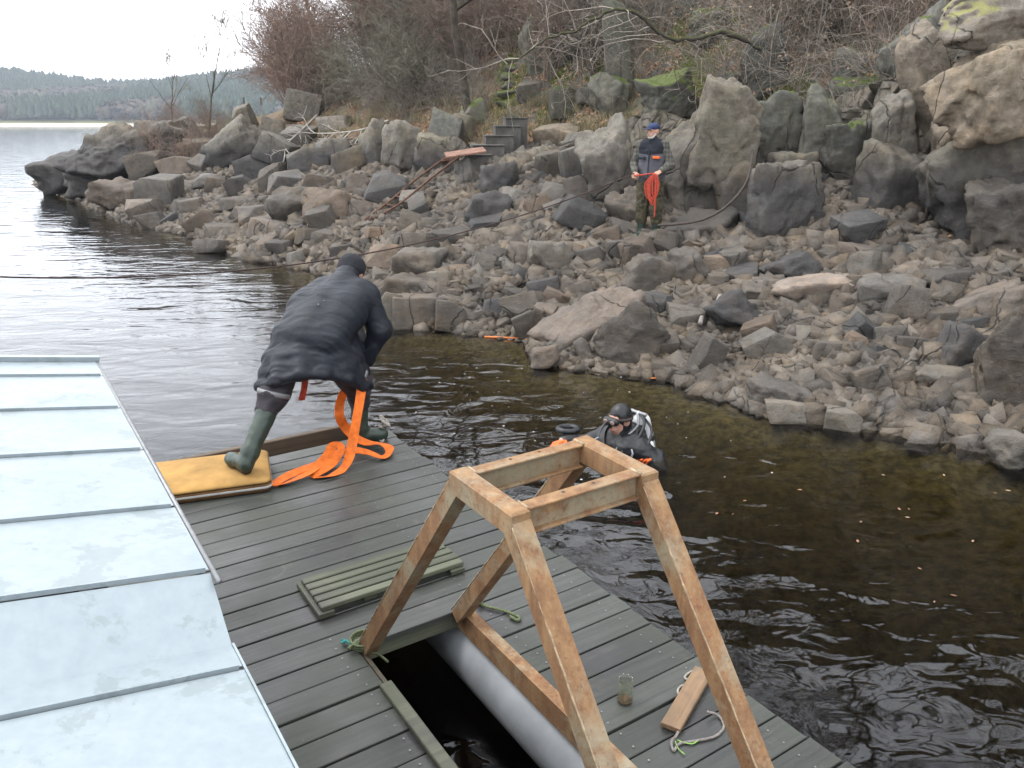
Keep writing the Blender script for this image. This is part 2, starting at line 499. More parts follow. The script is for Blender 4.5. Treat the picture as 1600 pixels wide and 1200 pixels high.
# terrain: silt and grit below the high-water mark, leaf litter above, moss where the attribute says so
def m_ground():
    t = NT('ground'); p = t.pos()
    big = t.noise(0.9, p, 5, 0.6); fine = t.noise(11, p, 6, 0.7); gr = t.noise(60, p, 3, 0.7)
    silt = t.mix(t.ramp(big, [(0.35, 0.0), (0.65, 1.0)]), (0.079, 0.066, 0.054), (0.133, 0.104, 0.072))
    silt = t.mix(t.ramp(fine, [(0.35, 0.7), (0.6, 0.0)]), silt, (0.038, 0.033, 0.027))
    litter = t.mix(t.ramp(fine, [(0.35, 0.0), (0.62, 1.0)]), (0.0682, 0.0479, 0.0319), (0.1827, 0.1189, 0.0725))
    litter = t.mix(t.ramp(big, [(0.45, 0.0), (0.62, 0.75)]), litter, (0.0914, 0.0914, 0.0551))
    litter = t.mix(t.ramp(gr, [(0.6, 0.0), (0.7, 0.8)]), litter, (0.2378, 0.1363, 0.0725))
    z = t.math('ADD', t.sep(p)[2], t.math('MULTIPLY', t.math('SUBTRACT', big, 0.5), 1.2))
    up = t.ramp(t.math('MULTIPLY', t.math('SUBTRACT', z, ZH-0.3), 2.0), [(0.0, 0.0), (1.0, 1.0)])
    col = t.mix(up, silt, litter)
    nz = t.sep(t.n('ShaderNodeNewGeometry').outputs['True Normal'])[2]
    rk_ = t.ramp(t.math('ADD', nz, t.math('MULTIPLY', t.math('SUBTRACT', t.noise(2.2, p, 4, 0.6), 0.5), 0.5)), [(0.62, 1.0), (0.74, 0.0)])
    col = t.mix(rk_, col, t.mix(t.ramp(fine, [(0.35, 0.0), (0.65, 1.0)]), (0.05, 0.05, 0.045), (0.115, 0.11, 0.09)))
    bed = t.ramp(t.math('MULTIPLY', t.sep(p)[2], -2.0), [(0.0, 0.0), (0.15, 1.0)])
    col = t.mix(bed, col, t.mix(t.ramp(fine, [(0.4, 0.0), (0.6, 1.0)]), (0.0504, 0.0446, 0.0180), (0.1512, 0.1263, 0.0570)))
    at = t.n('ShaderNodeAttribute', attribute_name='moss')
    mm = t.ramp(t.math('ADD', at.outputs['Fac'], t.math('MULTIPLY', t.math('SUBTRACT', t.noise(5, p, 5, 0.7), 0.5), 1.1)), [(0.4, 0.0), (0.55, 1.0)])
    col = t.mix(mm, col, t.mix(t.noise(16, p, 3), (0.022, 0.033, 0.006), (0.095, 0.098, 0.018)))
    b = t.bump(t.math('ADD', fine, t.math('MULTIPLY', gr, 0.4)), 0.9, 0.06)
    t.bsdf(col, 0.92, b, 0, 0.2)
    return t.m
M['ground'] = m_ground()

def m_water():
    t = NT('water'); p = t.pos()
    # gentle swell, wind ripples, and rings spreading from the diver
    a = t.noise(1.0, t.mapping(p, (1.0, 2.3, 1), (0, 0, R(-14))), 1.5, 0.4, 0.8)
    b = t.noise(1.0, t.mapping(p, (3.4, 5.2, 1), (0, 0, R(18))), 2, 0.45, 0.9)
    c = t.noise(1.0, t.mapping(p, (0.3, 0.9, 1), (0, 0, R(-8))), 2, 0.5)
    h = t.math('ADD', t.math('ADD', a, t.math('MULTIPLY', b, 0.30)), t.math('MULTIPLY', c, 1.2))
    dv = t.n('ShaderNodeVectorMath', operation='DISTANCE'); t.l(p, dv.inputs[0]); dv.inputs[1].default_value = (1.05, 6.6, 0)
    rd = t.math('ADD', dv.outputs['Value'], t.math('MULTIPLY', a, 0.25))
    rings = t.math('MULTIPLY', t.math('SINE', t.math('MULTIPLY', rd, 19.0)), t.math('MULTIPLY', t.math('POWER', 2.718, t.math('MULTIPLY', rd, -0.75)), 0.22))
    h = t.math('ADD', h, rings)
    nrm = t.bump(h, 0.6, 0.037)
    fr = t.n('ShaderNodeFresnel'); fr.inputs['IOR'].default_value = 1.4; t.l(nrm, fr.inputs['Normal'])
    gl = t.n('ShaderNodeBsdfGlossy'); gl.inputs['Roughness'].default_value = 0.04; t.l(nrm, gl.inputs['Normal'])
    gl.inputs['Color'].default_value = (0.95, 0.97, 1.0, 1)
    tr = t.n('ShaderNodeBsdfTransparent'); tr.inputs['Color'].default_value = (0.9, 0.88, 0.8, 1)
    ms = t.n('ShaderNodeMixShader'); t.l(fr.outputs[0], ms.inputs[0]); t.l(tr.outputs[0], ms.inputs[1]); t.l(gl.outputs[0], ms.inputs[2])
    t.l(ms.outputs[0], t.out.inputs['Surface'])
    va = t.n('ShaderNodeVolumeAbsorption'); va.inputs['Color'].default_value = (0.44, 0.39, 0.19, 1); va.inputs['Density'].default_value = 2.2
    t.l(va.outputs[0], t.out.inputs['Volume'])
    return t.m
M['water'] = m_water()

def m_deck(name, a=(0.0198, 0.0214, 0.0204), b=(0.0465, 0.0490, 0.0436), rough=(0.32, 0.62)):
    t = NT(name); c = t.coord(); p = t.pos(); oi = t.n('ShaderNodeObjectInfo')
    sh = t.n('ShaderNodeVectorMath', operation='ADD'); t.l(c, sh.inputs[0])
    cx = t.n('ShaderNodeCombineXYZ'); t.l(t.math('MULTIPLY', oi.outputs['Random'], 37.0), cx.inputs[0]); t.l(t.math('MULTIPLY', oi.outputs['Random'], 91.0), cx.inputs[1])
    t.l(cx.outputs[0], sh.inputs[1])
    g = t.noise(1.0, t.mapping(sh.outputs[0], (1.6, 42, 42)), 6, 0.65, 0.5)
    big = t.noise(2.2, p, 5, 0.6)
    sp = t.noise(70, p, 2, 0.5)
    col = t.mix(t.ramp(g, [(0.3, 0.0), (0.7, 1.0)]), a, b)
    hsv = t.n('ShaderNodeHueSaturation'); t.l(col, hsv.inputs['Color'])
    t.l(t.math('ADD', t.math('MULTIPLY', oi.outputs['Random'], 0.75), 0.65), hsv.inputs['Value'])
    col = t.mix(t.ramp(big, [(0.42, 0.0), (0.66, 0.55)]), hsv.outputs[0], (0.0386, 0.0449, 0.0320))
    col = t.mix(t.ramp(big, [(0.3, 0.6), (0.42, 0.0)]), col, (0.0277, 0.0245, 0.0281))
    col = t.mix(t.ramp(sp, [(0.73, 0.0), (0.79, 0.55)]), col, (0.1554, 0.1530, 0.1358))
    mud = t.noise(5.5, p, 5, 0.7, 0.8)
    col = t.mix(t.ramp(mud, [(0.6, 0.0), (0.7, 0.45)]), col, (0.075, 0.07, 0.055))
    b_ = t.bump(t.math('ADD', g, t.math('MULTIPLY', sp, 0.15)), 0.35, 0.006)
    t.bsdf(col, t.ramp(big, [(0.35, rough[0]), (0.65, rough[1])]), b_, 0, 0.45)
    return t.m
M['deck'] = m_deck('wet_deck_boards')
M['slat'] = m_deck('green_slats', (0.041, 0.046, 0.030), (0.090, 0.095, 0.062), (0.55, 0.8))
M['rim'] = m_deck('old_brown_timber', (0.038, 0.025, 0.016), (0.103, 0.066, 0.043), (0.6, 0.85))

def m_rust(name='rusty_painted_steel', paint_amt=0.0):
    t = NT(name); c = t.coord(); p = t.pos()
    a = t.noise(2.9, p, 6, 0.7, 0.5); b = t.noise(13, p, 6, 0.7); d = t.noise(60, p, 4, 0.65)
    st = t.noise(1.0, t.mapping(p, (18, 18, 1.4)), 4, 0.6)
    rust = t.mix(t.ramp(b, [(0.3, 0.0), (0.7, 1.0)]), (0.115, 0.054, 0.025), (0.2, 0.112, 0.054))
    rust = t.mix(t.ramp(st, [(0.42, 0.0), (0.68, 0.75)]), rust, (0.27, 0.165, 0.078))
    paint = t.mix(b, (0.17, 0.155, 0.105), (0.26, 0.235, 0.165))
    msk = t.ramp(t.math('ADD', a, t.math('MULTIPLY', t.math('SUBTRACT', b, 0.5), 0.35)), [(0.50-paint_amt, 0.0), (0.66-paint_amt, 0.8)])
    col = t.mix(msk, rust, paint)
    col = t.mix(t.ramp(t.math('ADD', b, t.math('MULTIPLY', a, -0.5)), [(0.36, 0.0), (0.5, 0.85)]), col, (0.15, 0.045, 0.018))
    col = t.mix(t.ramp(t.math('ADD', d, t.math('MULTIPLY', b, 0.35)), [(0.76, 0.0), (0.88, 0.6)]), col, (0.085, 0.03, 0.014))
    col = t.mix(t.ramp(d, [(0.3, 0.2), (0.42, 0.0)]), col, (0.38, 0.3, 0.19))
    n1 = t.bump(t.math('ADD', t.math('MULTIPLY', b, 0.6), t.math('ADD', t.math('MULTIPLY', d, 0.6), t.math('MULTIPLY', msk, 0.25))), 0.6, 0.004)
    t.bsdf(col, t.ramp(msk, [(0.0, 0.8), (1.0, 0.45)]), n1, 0.0, 0.4)
    return t.m
M['rust_paint'] = m_rust('painted_steel_rusting', 0.12)
M['weld'] = m_simple('pale_weld', (0.25, 0.19, 0.12), 0.75, 0.5, 40, 0.6)
M['rust'] = m_rust()
M['rust_dark'] = m_simple('dark_rust', (0.075, 0.036, 0.02), 0.85, 0.5, 9, 0.5)

def m_zinc():
    t = NT('galvanised_sheet'); p = t.pos()
    a = t.noise(1.7, p, 6, 0.65, 0.6); b = t.noise(26, p, 4, 0.6)
    drips = t.noise(1.0, t.mapping(p, (5, 5, 5)), 6, 0.7, 0.25)
    col = t.mix(t.ramp(b, [(0.3, 0.0), (0.7, 1.0)]), (0.2111, 0.2524, 0.2770), (0.2433, 0.2844, 0.3047))
    col = t.mix(t.ramp(drips, [(0.56, 0.0), (0.60, 0.6)]), col, (0.1666, 0.1991, 0.2031))
    col = t.mix(t.ramp(b, [(0.74, 0.0), (0.8, 0.6)]), col, (0.1283, 0.1547, 0.1693))
    n1 = t.bump(t.math('ADD', a, t.math('MULTIPLY', b, 0.03)), 0.12, 0.03)
    t.bsdf(col, t.ramp(a, [(0.35, 0.34), (0.65, 0.55)]), n1, 0.3, 0.5)
    return t.m
M['zinc'] = m_zinc()
M['pontoon'] = m_simple('grey_pontoon', (0.21, 0.222, 0.235), 0.5, 0.2, 5, 0.1)
M['steel'] = m_simple('dull_steel', (0.191, 0.197, 0.204), 0.45, 0.2, 20, 0.15, 0.6)
M['wall'] = m_simple('grey_cladding', (0.160, 0.166, 0.166), 0.7, 0.2, 6)
M['orange'] = m_simple('orange_webbing', (0.6, 0.125, 0.01), 0.75, 0.25, 25, 0.5, dist=0.002)
M['rope_white'] = m_simple('white_rope', (0.287, 0.268, 0.230), 0.9, 0.4, 90, 0.8)
M['rope_green'] = m_simple('green_rope', (0.095, 0.115, 0.058), 0.9, 0.5, 90, 0.8)
M['rope_grey'] = m_simple('grey_rope', (0.191, 0.173, 0.160), 0.9, 0.5, 90, 0.8)
M['rope_teal'] = m_simple('teal_cord', (0.019, 0.160, 0.153), 0.8, 0.3, 60)
M['rope_lime'] = m_simple('lime_cord', (0.191, 0.351, 0.076), 0.8, 0.3, 60)
M['rope_red'] = m_simple('red_rope', (0.33, 0.042, 0.022), 0.85, 0.5, 60)
M['cable'] = m_simple('dark_cable', (0.045, 0.035, 0.029), 0.8, 0.4, 30)
M['board'] = m_deck('pale_brown_board', (0.1, 0.06, 0.032), (0.185, 0.118, 0.066), (0.6, 0.8))
M['cushion'] = m_simple('mustard_canvas', (0.281, 0.162, 0.048), 0.9, 0.3, 5, 0.5, dist=0.003)
M['cushion_side'] = m_simple('brown_canvas', (0.128, 0.064, 0.022), 0.9, 0.3, 9, 0.5)
M['white'] = m_simple('dirty_white', (0.383, 0.383, 0.370), 0.5, 0.15, 20, 0.1)
# ---------------------------------------------------------------- terrain
SHORE = np.array([(60,-60),(22,-20),(12,-5),(8.7,2.1),(6.0,5.05),(4.5,6.42),(3.85,6.85),(3.2,7.25),(2.6,7.45),(2.16,8.2),(1.7,8.75),(0.9,8.95),(0.42,9.3),
                  (0.26,10.2),(-0.9,10.8),(-1.75,11.1),(-2.0,12.3),(-2.6,14.2),(-4.0,15.6),(-5.4,16.7),(-7.35,19.6),(-11.1,23.5),(-16,30),(-21.4,37),
                  (-23.5,41),(-22,48),(-10,75),(30,150),(150,330)], float)
POLY = np.vstack([SHORE, [(600,330),(600,-60)]])
def shore_dist(X, Y):
    sh = X.shape; x = X.ravel(); y = Y.ravel()
    best = np.full(x.shape, 1e9)
    for a, b in zip(SHORE[:-1], SHORE[1:]):
        ab = b-a; t = np.clip(((x-a[0])*ab[0]+(y-a[1])*ab[1])/(ab@ab), 0, 1)
        best = np.minimum(best, np.hypot(x-a[0]-ab[0]*t, y-a[1]-ab[1]*t))
    ins = np.zeros(x.shape, bool)
    n = len(POLY)
    for i in range(n):
        a = POLY[i]; b = POLY[(i+1) % n]
        c = (a[1] > y) != (b[1] > y)
        with np.errstate(divide='ignore', invalid='ignore'):
            xi = (b[0]-a[0])*(y-a[1])/(b[1]-a[1])+a[0]
        ins ^= c & (x < xi)
    return np.where(ins, best, -best).reshape(sh)
QS = np.array([2, 6, 10, 13, 15, 20, 27, 34, 42.0])
DS = np.array([0, 1.2, 2.4, 4, 5.5, 7, 9, 13, 20, 40, 80.0])
HS = np.array([[0,.3,.55,.9,1.1,2.0,4.6,9.0,16,29,40],
               [0,.35,.7,1.1,1.5,2.4,4.6,9.0,16,29,40],
               [0,.4,.75,1.15,1.6,2.5,4.6,9.0,16,29,40],
               [0,.58,1.1,1.75,2.1,2.9,4.8,9.4,17,30,42],
               [0,.6,1.1,1.65,2.1,2.9,4.9,9.5,17,30,42],
               [0,.5,.95,1.5,1.9,2.8,4.8,9.6,17.5,31,43],
               [0,.5,1.0,1.6,2.1,2.7,3.9,7.8,15,28,40],
               [0,.8,1.5,2.0,2.3,2.6,3.2,4.6,10,20,30],
               [0,.7,1.2,1.7,2.0,2.2,2.4,2.7,3.5,6,12]])
def height(X, Y):
    X = np.asarray(X, float); Y = np.asarray(Y, float)
    d = shore_dist(X, Y)
    q = np.clip(-0.63*X+0.78*Y, QS[0], QS[-1])
    dd = np.clip(d, 0, 80)
    iq = np.clip(np.searchsorted(QS, q)-1, 0, len(QS)-2); fq = (q-QS[iq])/(QS[iq+1]-QS[iq])
    idd = np.clip(np.searchsorted(DS, dd)-1, 0, len(DS)-2); fd = (dd-DS[idd])/(DS[idd+1]-DS[idd])
    z = (HS[iq, idd]*(1-fd)+HS[iq, idd+1]*fd)*(1-fq)+(HS[iq+1, idd]*(1-fd)+HS[iq+1, idd+1]*fd)*fq
    P = np.stack([X, Y, np.zeros_like(X)], -1)
    amp = np.clip((d-0.3)/6, 0, 1)
    z = z + amp*(0.5*fbm(P*0.35, 3, 5)+0.35*np.abs(fbm(P*1.1, 3, 9))) + np.clip(d/0.6, 0, 1)*0.07*fbm(P*2.5, 3, 3)
    under = -0.30*np.minimum(-d, 3)-0.5*np.clip(-d-3, 0, 8)
    under = np.maximum(under, -4.5)+np.clip(-d/0.4, 0, 1)*0.12*fbm(P*1.6, 3, 8)
    return np.where(d >= 0, z, under)
def h1(x, y): return float(height(np.array([x]), np.array([y]))[0])
def ground_at(px, py, far=70.0):
    """first point of the terrain met along the sight line of a photo pixel"""
    d = ray(px, py)
    ts = np.concatenate([np.arange(4.5, 25, 0.06), np.arange(25, far, 0.25)])
    x = d[0]*ts; y = d[1]*ts; z = CAM_Z+d[2]*ts
    below = z <= np.maximum(height(x, y), 0.0)
    i = int(np.argmax(below)) if below.any() else len(ts)-1
    return Vector((x[i], y[i], max(z[i], 0.0)))

def nonuni(a, dense0, dense1, b, step, coarse):
    l = list(np.arange(dense0, dense1, step)); s = step; v = dense0; L = []
    while v > a: s = min(s*1.12, coarse); v -= s; L.append(v)
    s = step; v = dense1; Rr = []
    while v < b: Rr.append(v); s = min(s*1.12, coarse); v += s
    return np.array(sorted(L)+l+Rr)
gx = nonuni(-70, -8, 9, 95, 0.11, 4); gy = nonuni(-25, 5, 24, 190, 0.11, 4)
GX, GY = np.meshgrid(gx, gy, indexing='ij')
GZ = height(GX, GY)
nx, ny = GX.shape
V = np.stack([GX, GY, GZ], -1).reshape(-1, 3)
ii = np.arange(nx*ny).reshape(nx, ny)
Fq = np.stack([ii[:-1, :-1], ii[1:, :-1], ii[1:, 1:], ii[:-1, 1:]], -1).reshape(-1, 4)
me = mk_mesh('hillside', V, Fq, True)
MOSS = [(1075,120,0.9),(1060,150,0.8),(1100,110,0.6),(1045,170,0.6),(795,95,0.5),(795,135,0.6),(790,155,0.5),(835,100,.4),(345,185,1.3),(390,140,1.0),(1170,145,0.5),(1225,165,0.5),
        (870,90,.4),(820,30,.5),(880,130,.35),(930,110,.3),(860,180,.4),(1120,60,.6),(1060,60,.5),(720,175,.35),(330,170,1.0),(360,200,0.8)]
mo = np.zeros(len(V), np.float32)
for px, py, r_ in MOSS:
    g = ground_at(px, py)
    mo = np.maximum(mo, np.exp(-(((V[:, 0]-g.x)**2+(V[:, 1]-g.y)**2)/(r_*r_))).astype(np.float32))
at = me.attributes.new('moss', 'FLOAT', 'POINT'); at.data.foreach_set('value', mo)
prop(link('hillside', me, M['ground']), kind='structure')

# water: a closed body so that depth tints it
wb = MB().box((-2600, -300, -7), (900, 3200, 0.0))
prop(wb.build('lake_water', M['water']), kind='structure')

# ---------------------------------------------------------------- floating dock
DECK_Z = 0.45
RZ = math.atan2(0.547, 0.837)
Nn = Vector((math.cos(RZ), math.sin(RZ), 0)); Uu = Vector((-math.sin(RZ), math.cos(RZ), 0))
def D2W(n, s, z): return Nn*n+Uu*s+Vector((0, 0, z+DECK_Z))
def deck_px(px, py, z=0.0):
    p = on_plane(px, py, DECK_Z+z)
    return (p.dot(Nn), p.dot(Uu), z)
DM = Matrix.Translation((0, 0, DECK_Z)) @ Matrix.Rotation(RZ, 4, 'Z')
dock = empty('floating_dock', (0, 0, DECK_Z), RZ)
prop(dock, 'weathered grey-green boarded floating dock beside the metal roofed cabin', 'dock')
PIT = 0.15; S_END = 5.39; N0, N1 = -0.35, 2.36; HN0, HN1 = 1.10, 1.665; HS0, HS1 = 0.74, 2.99
cache = {}
def plank(n0, n1, s0, wdt, z):
    key = (round(n1-n0, 2), round(wdt, 4))
    if key not in cache:
        mb = MB().box((0, 0, -0.032), (n1-n0, wdt, 0), 0.003)
        cache[key] = mk_mesh('plank', mb.V, mb.F)
    o = link('plank', cache[key], M['deck'], dock, (n0, s0, z))
    o.rotation_euler = (rnd.uniform(-.004, .004), rnd.uniform(-.0015, .0015), 0)
    return o
for k in range(42):
    s0 = S_END-PIT*(k+1)
    gap = rnd.choice([0.007, 0.009, 0.011, 0.014]); wd = PIT-gap
    dz = rnd.uniform(-0.002, 0.002); de = rnd.choice([0, 0, 0, 0.012, -0.012, 0.024])
    if s0+wd > HS1+0.01 or s0 < HS0-0.05:
        plank(N0, N1+de, s0, wd, dz)
    else:
        plank(N0, HN0-0.005, s0, wd, dz)
        plank(HN1+0.03, N1+de, s0, wd, dz)
for n_ in (-0.2, 0.55, 1.04, 1.76, 2.25):
    MB().box((n_-0.03, -0.9, -0.15), (n_+0.03, 5.36, -0.036)).build('joist', M['rim'], dock)
MB().box((HN0+0.005, HS1+0.006, -0.10), (HN1+0.02, HS1+0.036, -0.034)).build('hatch_fascia', M['slat'], dock)
MB().box((N0, S_END-0.03, -0.16), (N1-0.02, S_END-0.004, -0.036)).build('end_fascia', M['rim'], dock)
MB().box((N1-0.06, -0.9, -0.17), (N1-0.035, S_END-0.035, -0.037)).build('side_fascia', M['rim'], dock)
MB().box((-1.3, 5.585, -0.14), (2.2, 5.635, 0.035), 0.006).build('rim_board', M['rim'], dock)
MB().box((-1.3, 5.40, -0.16), (2.2, 5.58, -0.145)).build('rim_tray', M['rim'], dock)
for n_ in (1.33, 2.15):
    MB().box((n_-0.02, 5.37, -0.07), (n_+0.025, 5.583, 0.012), 0.004).build('rim_crosspiece', M['board'], dock)
for n_, r_ in ((1.76, 0.175), (0.3, 0.175)):
    t = MB(); prof = []
    pts = [(n_, -1.2, -0.275), (n_, -1.15, -0.275), (n_, 5.25, -0.275), (n_, 5.32, -0.275)]
    t.tube(pts, [r_*0.6, r_, r_, r_*0.6], 28)
    t.build('pontoon', M['pontoon'], dock, True)
# timber strip on the hatch's inner edge with two dark screw holes each
for s0, s1 in ((0.76, 2.66),):
    MB().box((HN0-0.035, s0, 0.003), (HN0+0.02, s1, 0.032), 0.004).build('hatch_kerb', M['slat'], dock)
MB().box((HN0+0.0, 0.76, -0.09), (HN0+0.018, 2.985, -0.001)).build('hatch_side', M['rim'], dock)
# screw heads: rows of tiny zinc dots over the joists
sc_ = MB()
for k in range(40):
    s0 = S_END-PIT*(k+1)
    for n_ in (0.55, 1.02, 1.76, 2.25):
        if n_ == 1.02 and s0 > HS1: continue
        for ds in (0.035, 0.105):
            x = n_+rnd.uniform(-.012, .012); y = s0+ds+rnd.uniform(-.008, .008)
            sc_.add([(x+0.0045*math.cos(a), y+0.0045*math.sin(a), 0.0045) for a in (0, 1.05, 2.1, 3.14, 4.19, 5.24)], [(0, 1, 2, 3, 4, 5)])
o = sc_.build('screw_heads', M['steel'], dock); o['kind'] = 'stuff'

# ---------------------------------------------------------------- cabin with the standing-seam roof
cabin = empty('cabin', (0, 0, DECK_Z), RZ)
prop(cabin, 'low cabin with pale galvanised standing-seam roof beside the dock', 'cabin')
EV = 0.345; SL = 0.1656
def roof_panel(s0, s1, ze0, ze1, name='roof_panel'):
    """sheet from the eave up to the ridge; ze0/ze1 eave height at its near/far end"""
    mb = MB(); m = 12; n_ = 3; r_ = random.Random(int(s0*100))
    for j in range(n_+1):
        for i in range(m+1):
            n = EV-3.6*i/m; f = j/n_
            zz = ze0+(ze1-ze0)*f+(EV-n)*SL + (r_.uniform(-.0025, .0025) if 0 < j < n_ else 0)
            mb.V.append((n, s0+(s1-s0)*f, zz))
    for j in range(n_):
        for i in range(m):
            a = j*(m+1)+i
            mb.F.append((a, a+m+1, a+m+2, a+1))
    return mb.build(name, M['zinc'], cabin, True)
def seam(s, ze, hgt=0.014, th=0.006):
    MB().beam((EV-0.01, s, ze+0.006), (EV-3.6, s, ze+3.59*SL+0.006), th, hgt).build('standing_seam', M['zinc'], cabin)
ZF, ZN = 1.15, 1.02
ss = [4.36, 4.09, 3.555, 3.015, 2.47, 2.02]
for a, b in zip(ss[:-1], ss[1:]):
    roof_panel(b+0.008, a-0.008, ZF, ZF)
for s_ in ss[1:]: seam(s_, ZF)
roof_panel(1.845, 2.012, ZN, ZF-0.004, 'roof_step')
roof_panel(1.748, 1.845, ZN, ZN); seam(1.74, ZN)
roof_panel(1.17, 1.732, ZN, ZN); seam(1.162, ZN); roof_panel(0.55, 1.154, ZN, ZN); roof_panel(-1.4, 0.548, ZN, ZN)
# folded flashing along the far gable and drip edge along the eave
MB().beam((EV+0.02, 4.385, ZF+0.008), (EV-3.6, 4.385, ZF+3.6*SL+0.008), 0.045, 0.026).build('gable_flashing', M['zinc'], cabin)
MB().tube([(EV+0.006, 4.41, ZF-0.004), (EV+0.010, 1.955, ZF-0.004)], 0.0075, 8).build('drip_edge', M['steel'], cabin, True)
MB().beam((EV+0.004, 1.85, ZN-0.012), (EV+0.004, -1.4, ZN-0.012), 0.006, 0.03).build('drip_edge', M['zinc'], cabin)
MB().box((0.08, -1.4, -0.2), (0.12, 4.3, 0.99)).build('wall', M['wall'], cabin)
MB().box((-3.0, 4.26, -0.2), (0.078, 4.3, 1.1)).build('wall', M['wall'], cabin)

# ---------------------------------------------------------------- rusty A-frame over the hatch
fr = empty('lifting_frame', (0, 0, DECK_Z), RZ)
prop(fr, 'rusty steel lifting frame with four splayed legs straddling the open deck hatch', 'steel frame')
NL, NR = 1.135, 1.63; SA, SD = 2.03, 1.715; SF, SNr = 2.965, 0.78; TOP = 1.245; W = 0.064
W_ = M['rust']
for n_ in (NL, NR):
    for s_t, s_f in ((SA, SF), (SD, SNr)):
        MB().bar((n_, s_f, -0.02), (n_, s_t, TOP-0.045), W, W, (1, 0, 0)).build('leg', W_, fr)
        d_ = 1 if s_f > s_t else -1
        gg_ = random.Random(int(n_*100+s_t*10)); P_ = []
        for k in range(60):
            f = k/59; P_.append((n_-W/2*0.97+gg_.uniform(-.0012, .0012), s_f+(s_t-s_f)*f+d_*W*.46, -.0+(TOP-.05)*f+gg_.uniform(-.001, .001)+.01))
        MB().tube(P_, [.003+gg_.uniform(-.0013, .0013) for _ in P_], 6).build('weld_bead', M['weld'], fr, True)
    MB().box((n_-W/2-0.001, SD-0.026, TOP-0.082), (n_+W/2+0.001, SA+0.026, TOP), 0.007).build('side_beam', W_, fr)
x0, x1 = NL+W/2+0.001, NR-W/2-0.001
# cross beams are channel sections: web with two narrow flanges
for s_ in (SA-0.012, SD+0.012):
    MB().box((x0, s_-0.026, TOP-0.012), (x1, s_+0.026, TOP-0.004), .002).build('beam_flange', W_, fr)
    MB().box((x0, s_-0.006, TOP-0.083), (x1, s_+0.002, TOP-0.0125)).build('beam_web', M['rust_paint'], fr)
    MB().box((x0, s_-0.026, TOP-0.092), (x1, s_+0.02, TOP-0.0835), .002).build('beam_flange', W_, fr)
    for f in (0.35, 0.62):
        nn_ = x0+(x1-x0)*f
        MB().tube([(nn_, s_+0.008, TOP-0.0039), (nn_, s_+0.008, TOP-0.0032)], 0.0065, 10).build('hole_shade_disc', M['cable'], fr)  # raised dark disc; its colour paints the shade inside a bolt hole
    for xx in (x0, x1):
        MB().tube([(xx, s_-.026, TOP-.003), (xx, s_+.026, TOP-.003)], .005, 6).build('weld_bead', M['weld'], fr, True)
# rusty channel along the hatch, carrying the right-hand legs
MB().box((NR+0.0, SNr-0.1, -0.10), (NR+0.012, SF+0.03, 0.012)).box((NR+0.0125, SNr-0.1, 0.003), (NR+0.058, SF+0.03, 0.012)).build('hatch_rail', W_, fr)
# ---------------------------------------------------------------- rocks
import bmesh
def ico(level):
    bm = bmesh.new(); bmesh.ops.create_icosphere(bm, subdivisions=level, radius=1.0)
    V = np.array([v.co[:] for v in bm.verts]); F = np.array([[v.index for v in f.verts] for f in bm.faces]); bm.free()
    V /= np.linalg.norm(V, axis=1)[:, None]
    return V, F
ICO = {l: ico(l) for l in (2, 3, 4, 5)}
def rock_mesh(seed, level=3, p=14, cuts=9, rough=0.06, freq=2.0, dims=(1, 1, 1)):
    p = p*4 if p > 8.5 else p*2.2; cuts = 5 if p > 30 else 9
    """block bounded by joint planes; p sets how sharp the arrises are"""
    g = np.random.default_rng(seed)
    D, F = ICO[level]
    nrm = [(1,0,0),(-1,0,0),(0,1,0),(0,-1,0),(0,0,1),(0,0,-1)]
    tilt = Euler((g.uniform(-.4,.4), g.uniform(-.4,.4), g.uniform(-.4,.4))).to_matrix()
    nrm = [tuple(tilt @ Vector(n)) for n in nrm]; off = list(g.uniform(0.82, 1.0, 6))
    for _ in range(cuts):
        v = g.normal(size=3); v /= np.linalg.norm(v); nrm.append(tuple(v)); off.append(g.uniform(0.66, 1.0))
    Nm = np.array(nrm); of = np.array(off)
    dp = np.maximum(D @ Nm.T, 0)/of
    r_ = (dp**p).sum(1)**(-1.0/p)
    P = D*r_[:, None]
    s = np.array(dims)/max(dims)
    n1 = fbm(P*s*freq+seed*3.7, 4, seed % 97)
    n2 = np.abs(fbm(P*s*freq*2.3+seed*1.3+9, 3, seed % 89+5))
    st_ = 1.6*np.round(fbm(P*s*freq*0.9+seed*2.1, 2, seed % 71)*5)/5
    r2 = 1+rough*(1.5*n1-1.2*n2+1.1*st_)
    # blocky fracture steps along a tilted joint system
    if p > 30:
        J = np.array(Euler((g.uniform(0, 3), g.uniform(0, 3), g.uniform(0, 3))).to_matrix())
        for fq, am in ((2.1, 0.07), (4.6, 0.03)):
            Q = (P*s) @ J.T*np.array([1, 1.0, 2.2])*fq+0.25*n1[:, None]
            I = np.floor(Q+seed*.37).astype(np.int64)
            r2 = r2+am*_hash(I[:, 0], I[:, 1], I[:, 2], seed % 50)
    P = P*r2[:, None]
    P /= (P.max(0)-P.min(0))/2
    P -= (P.max(0)+P.min(0))/2
    return P*np.array(dims)/2, F
from itertools import combinations
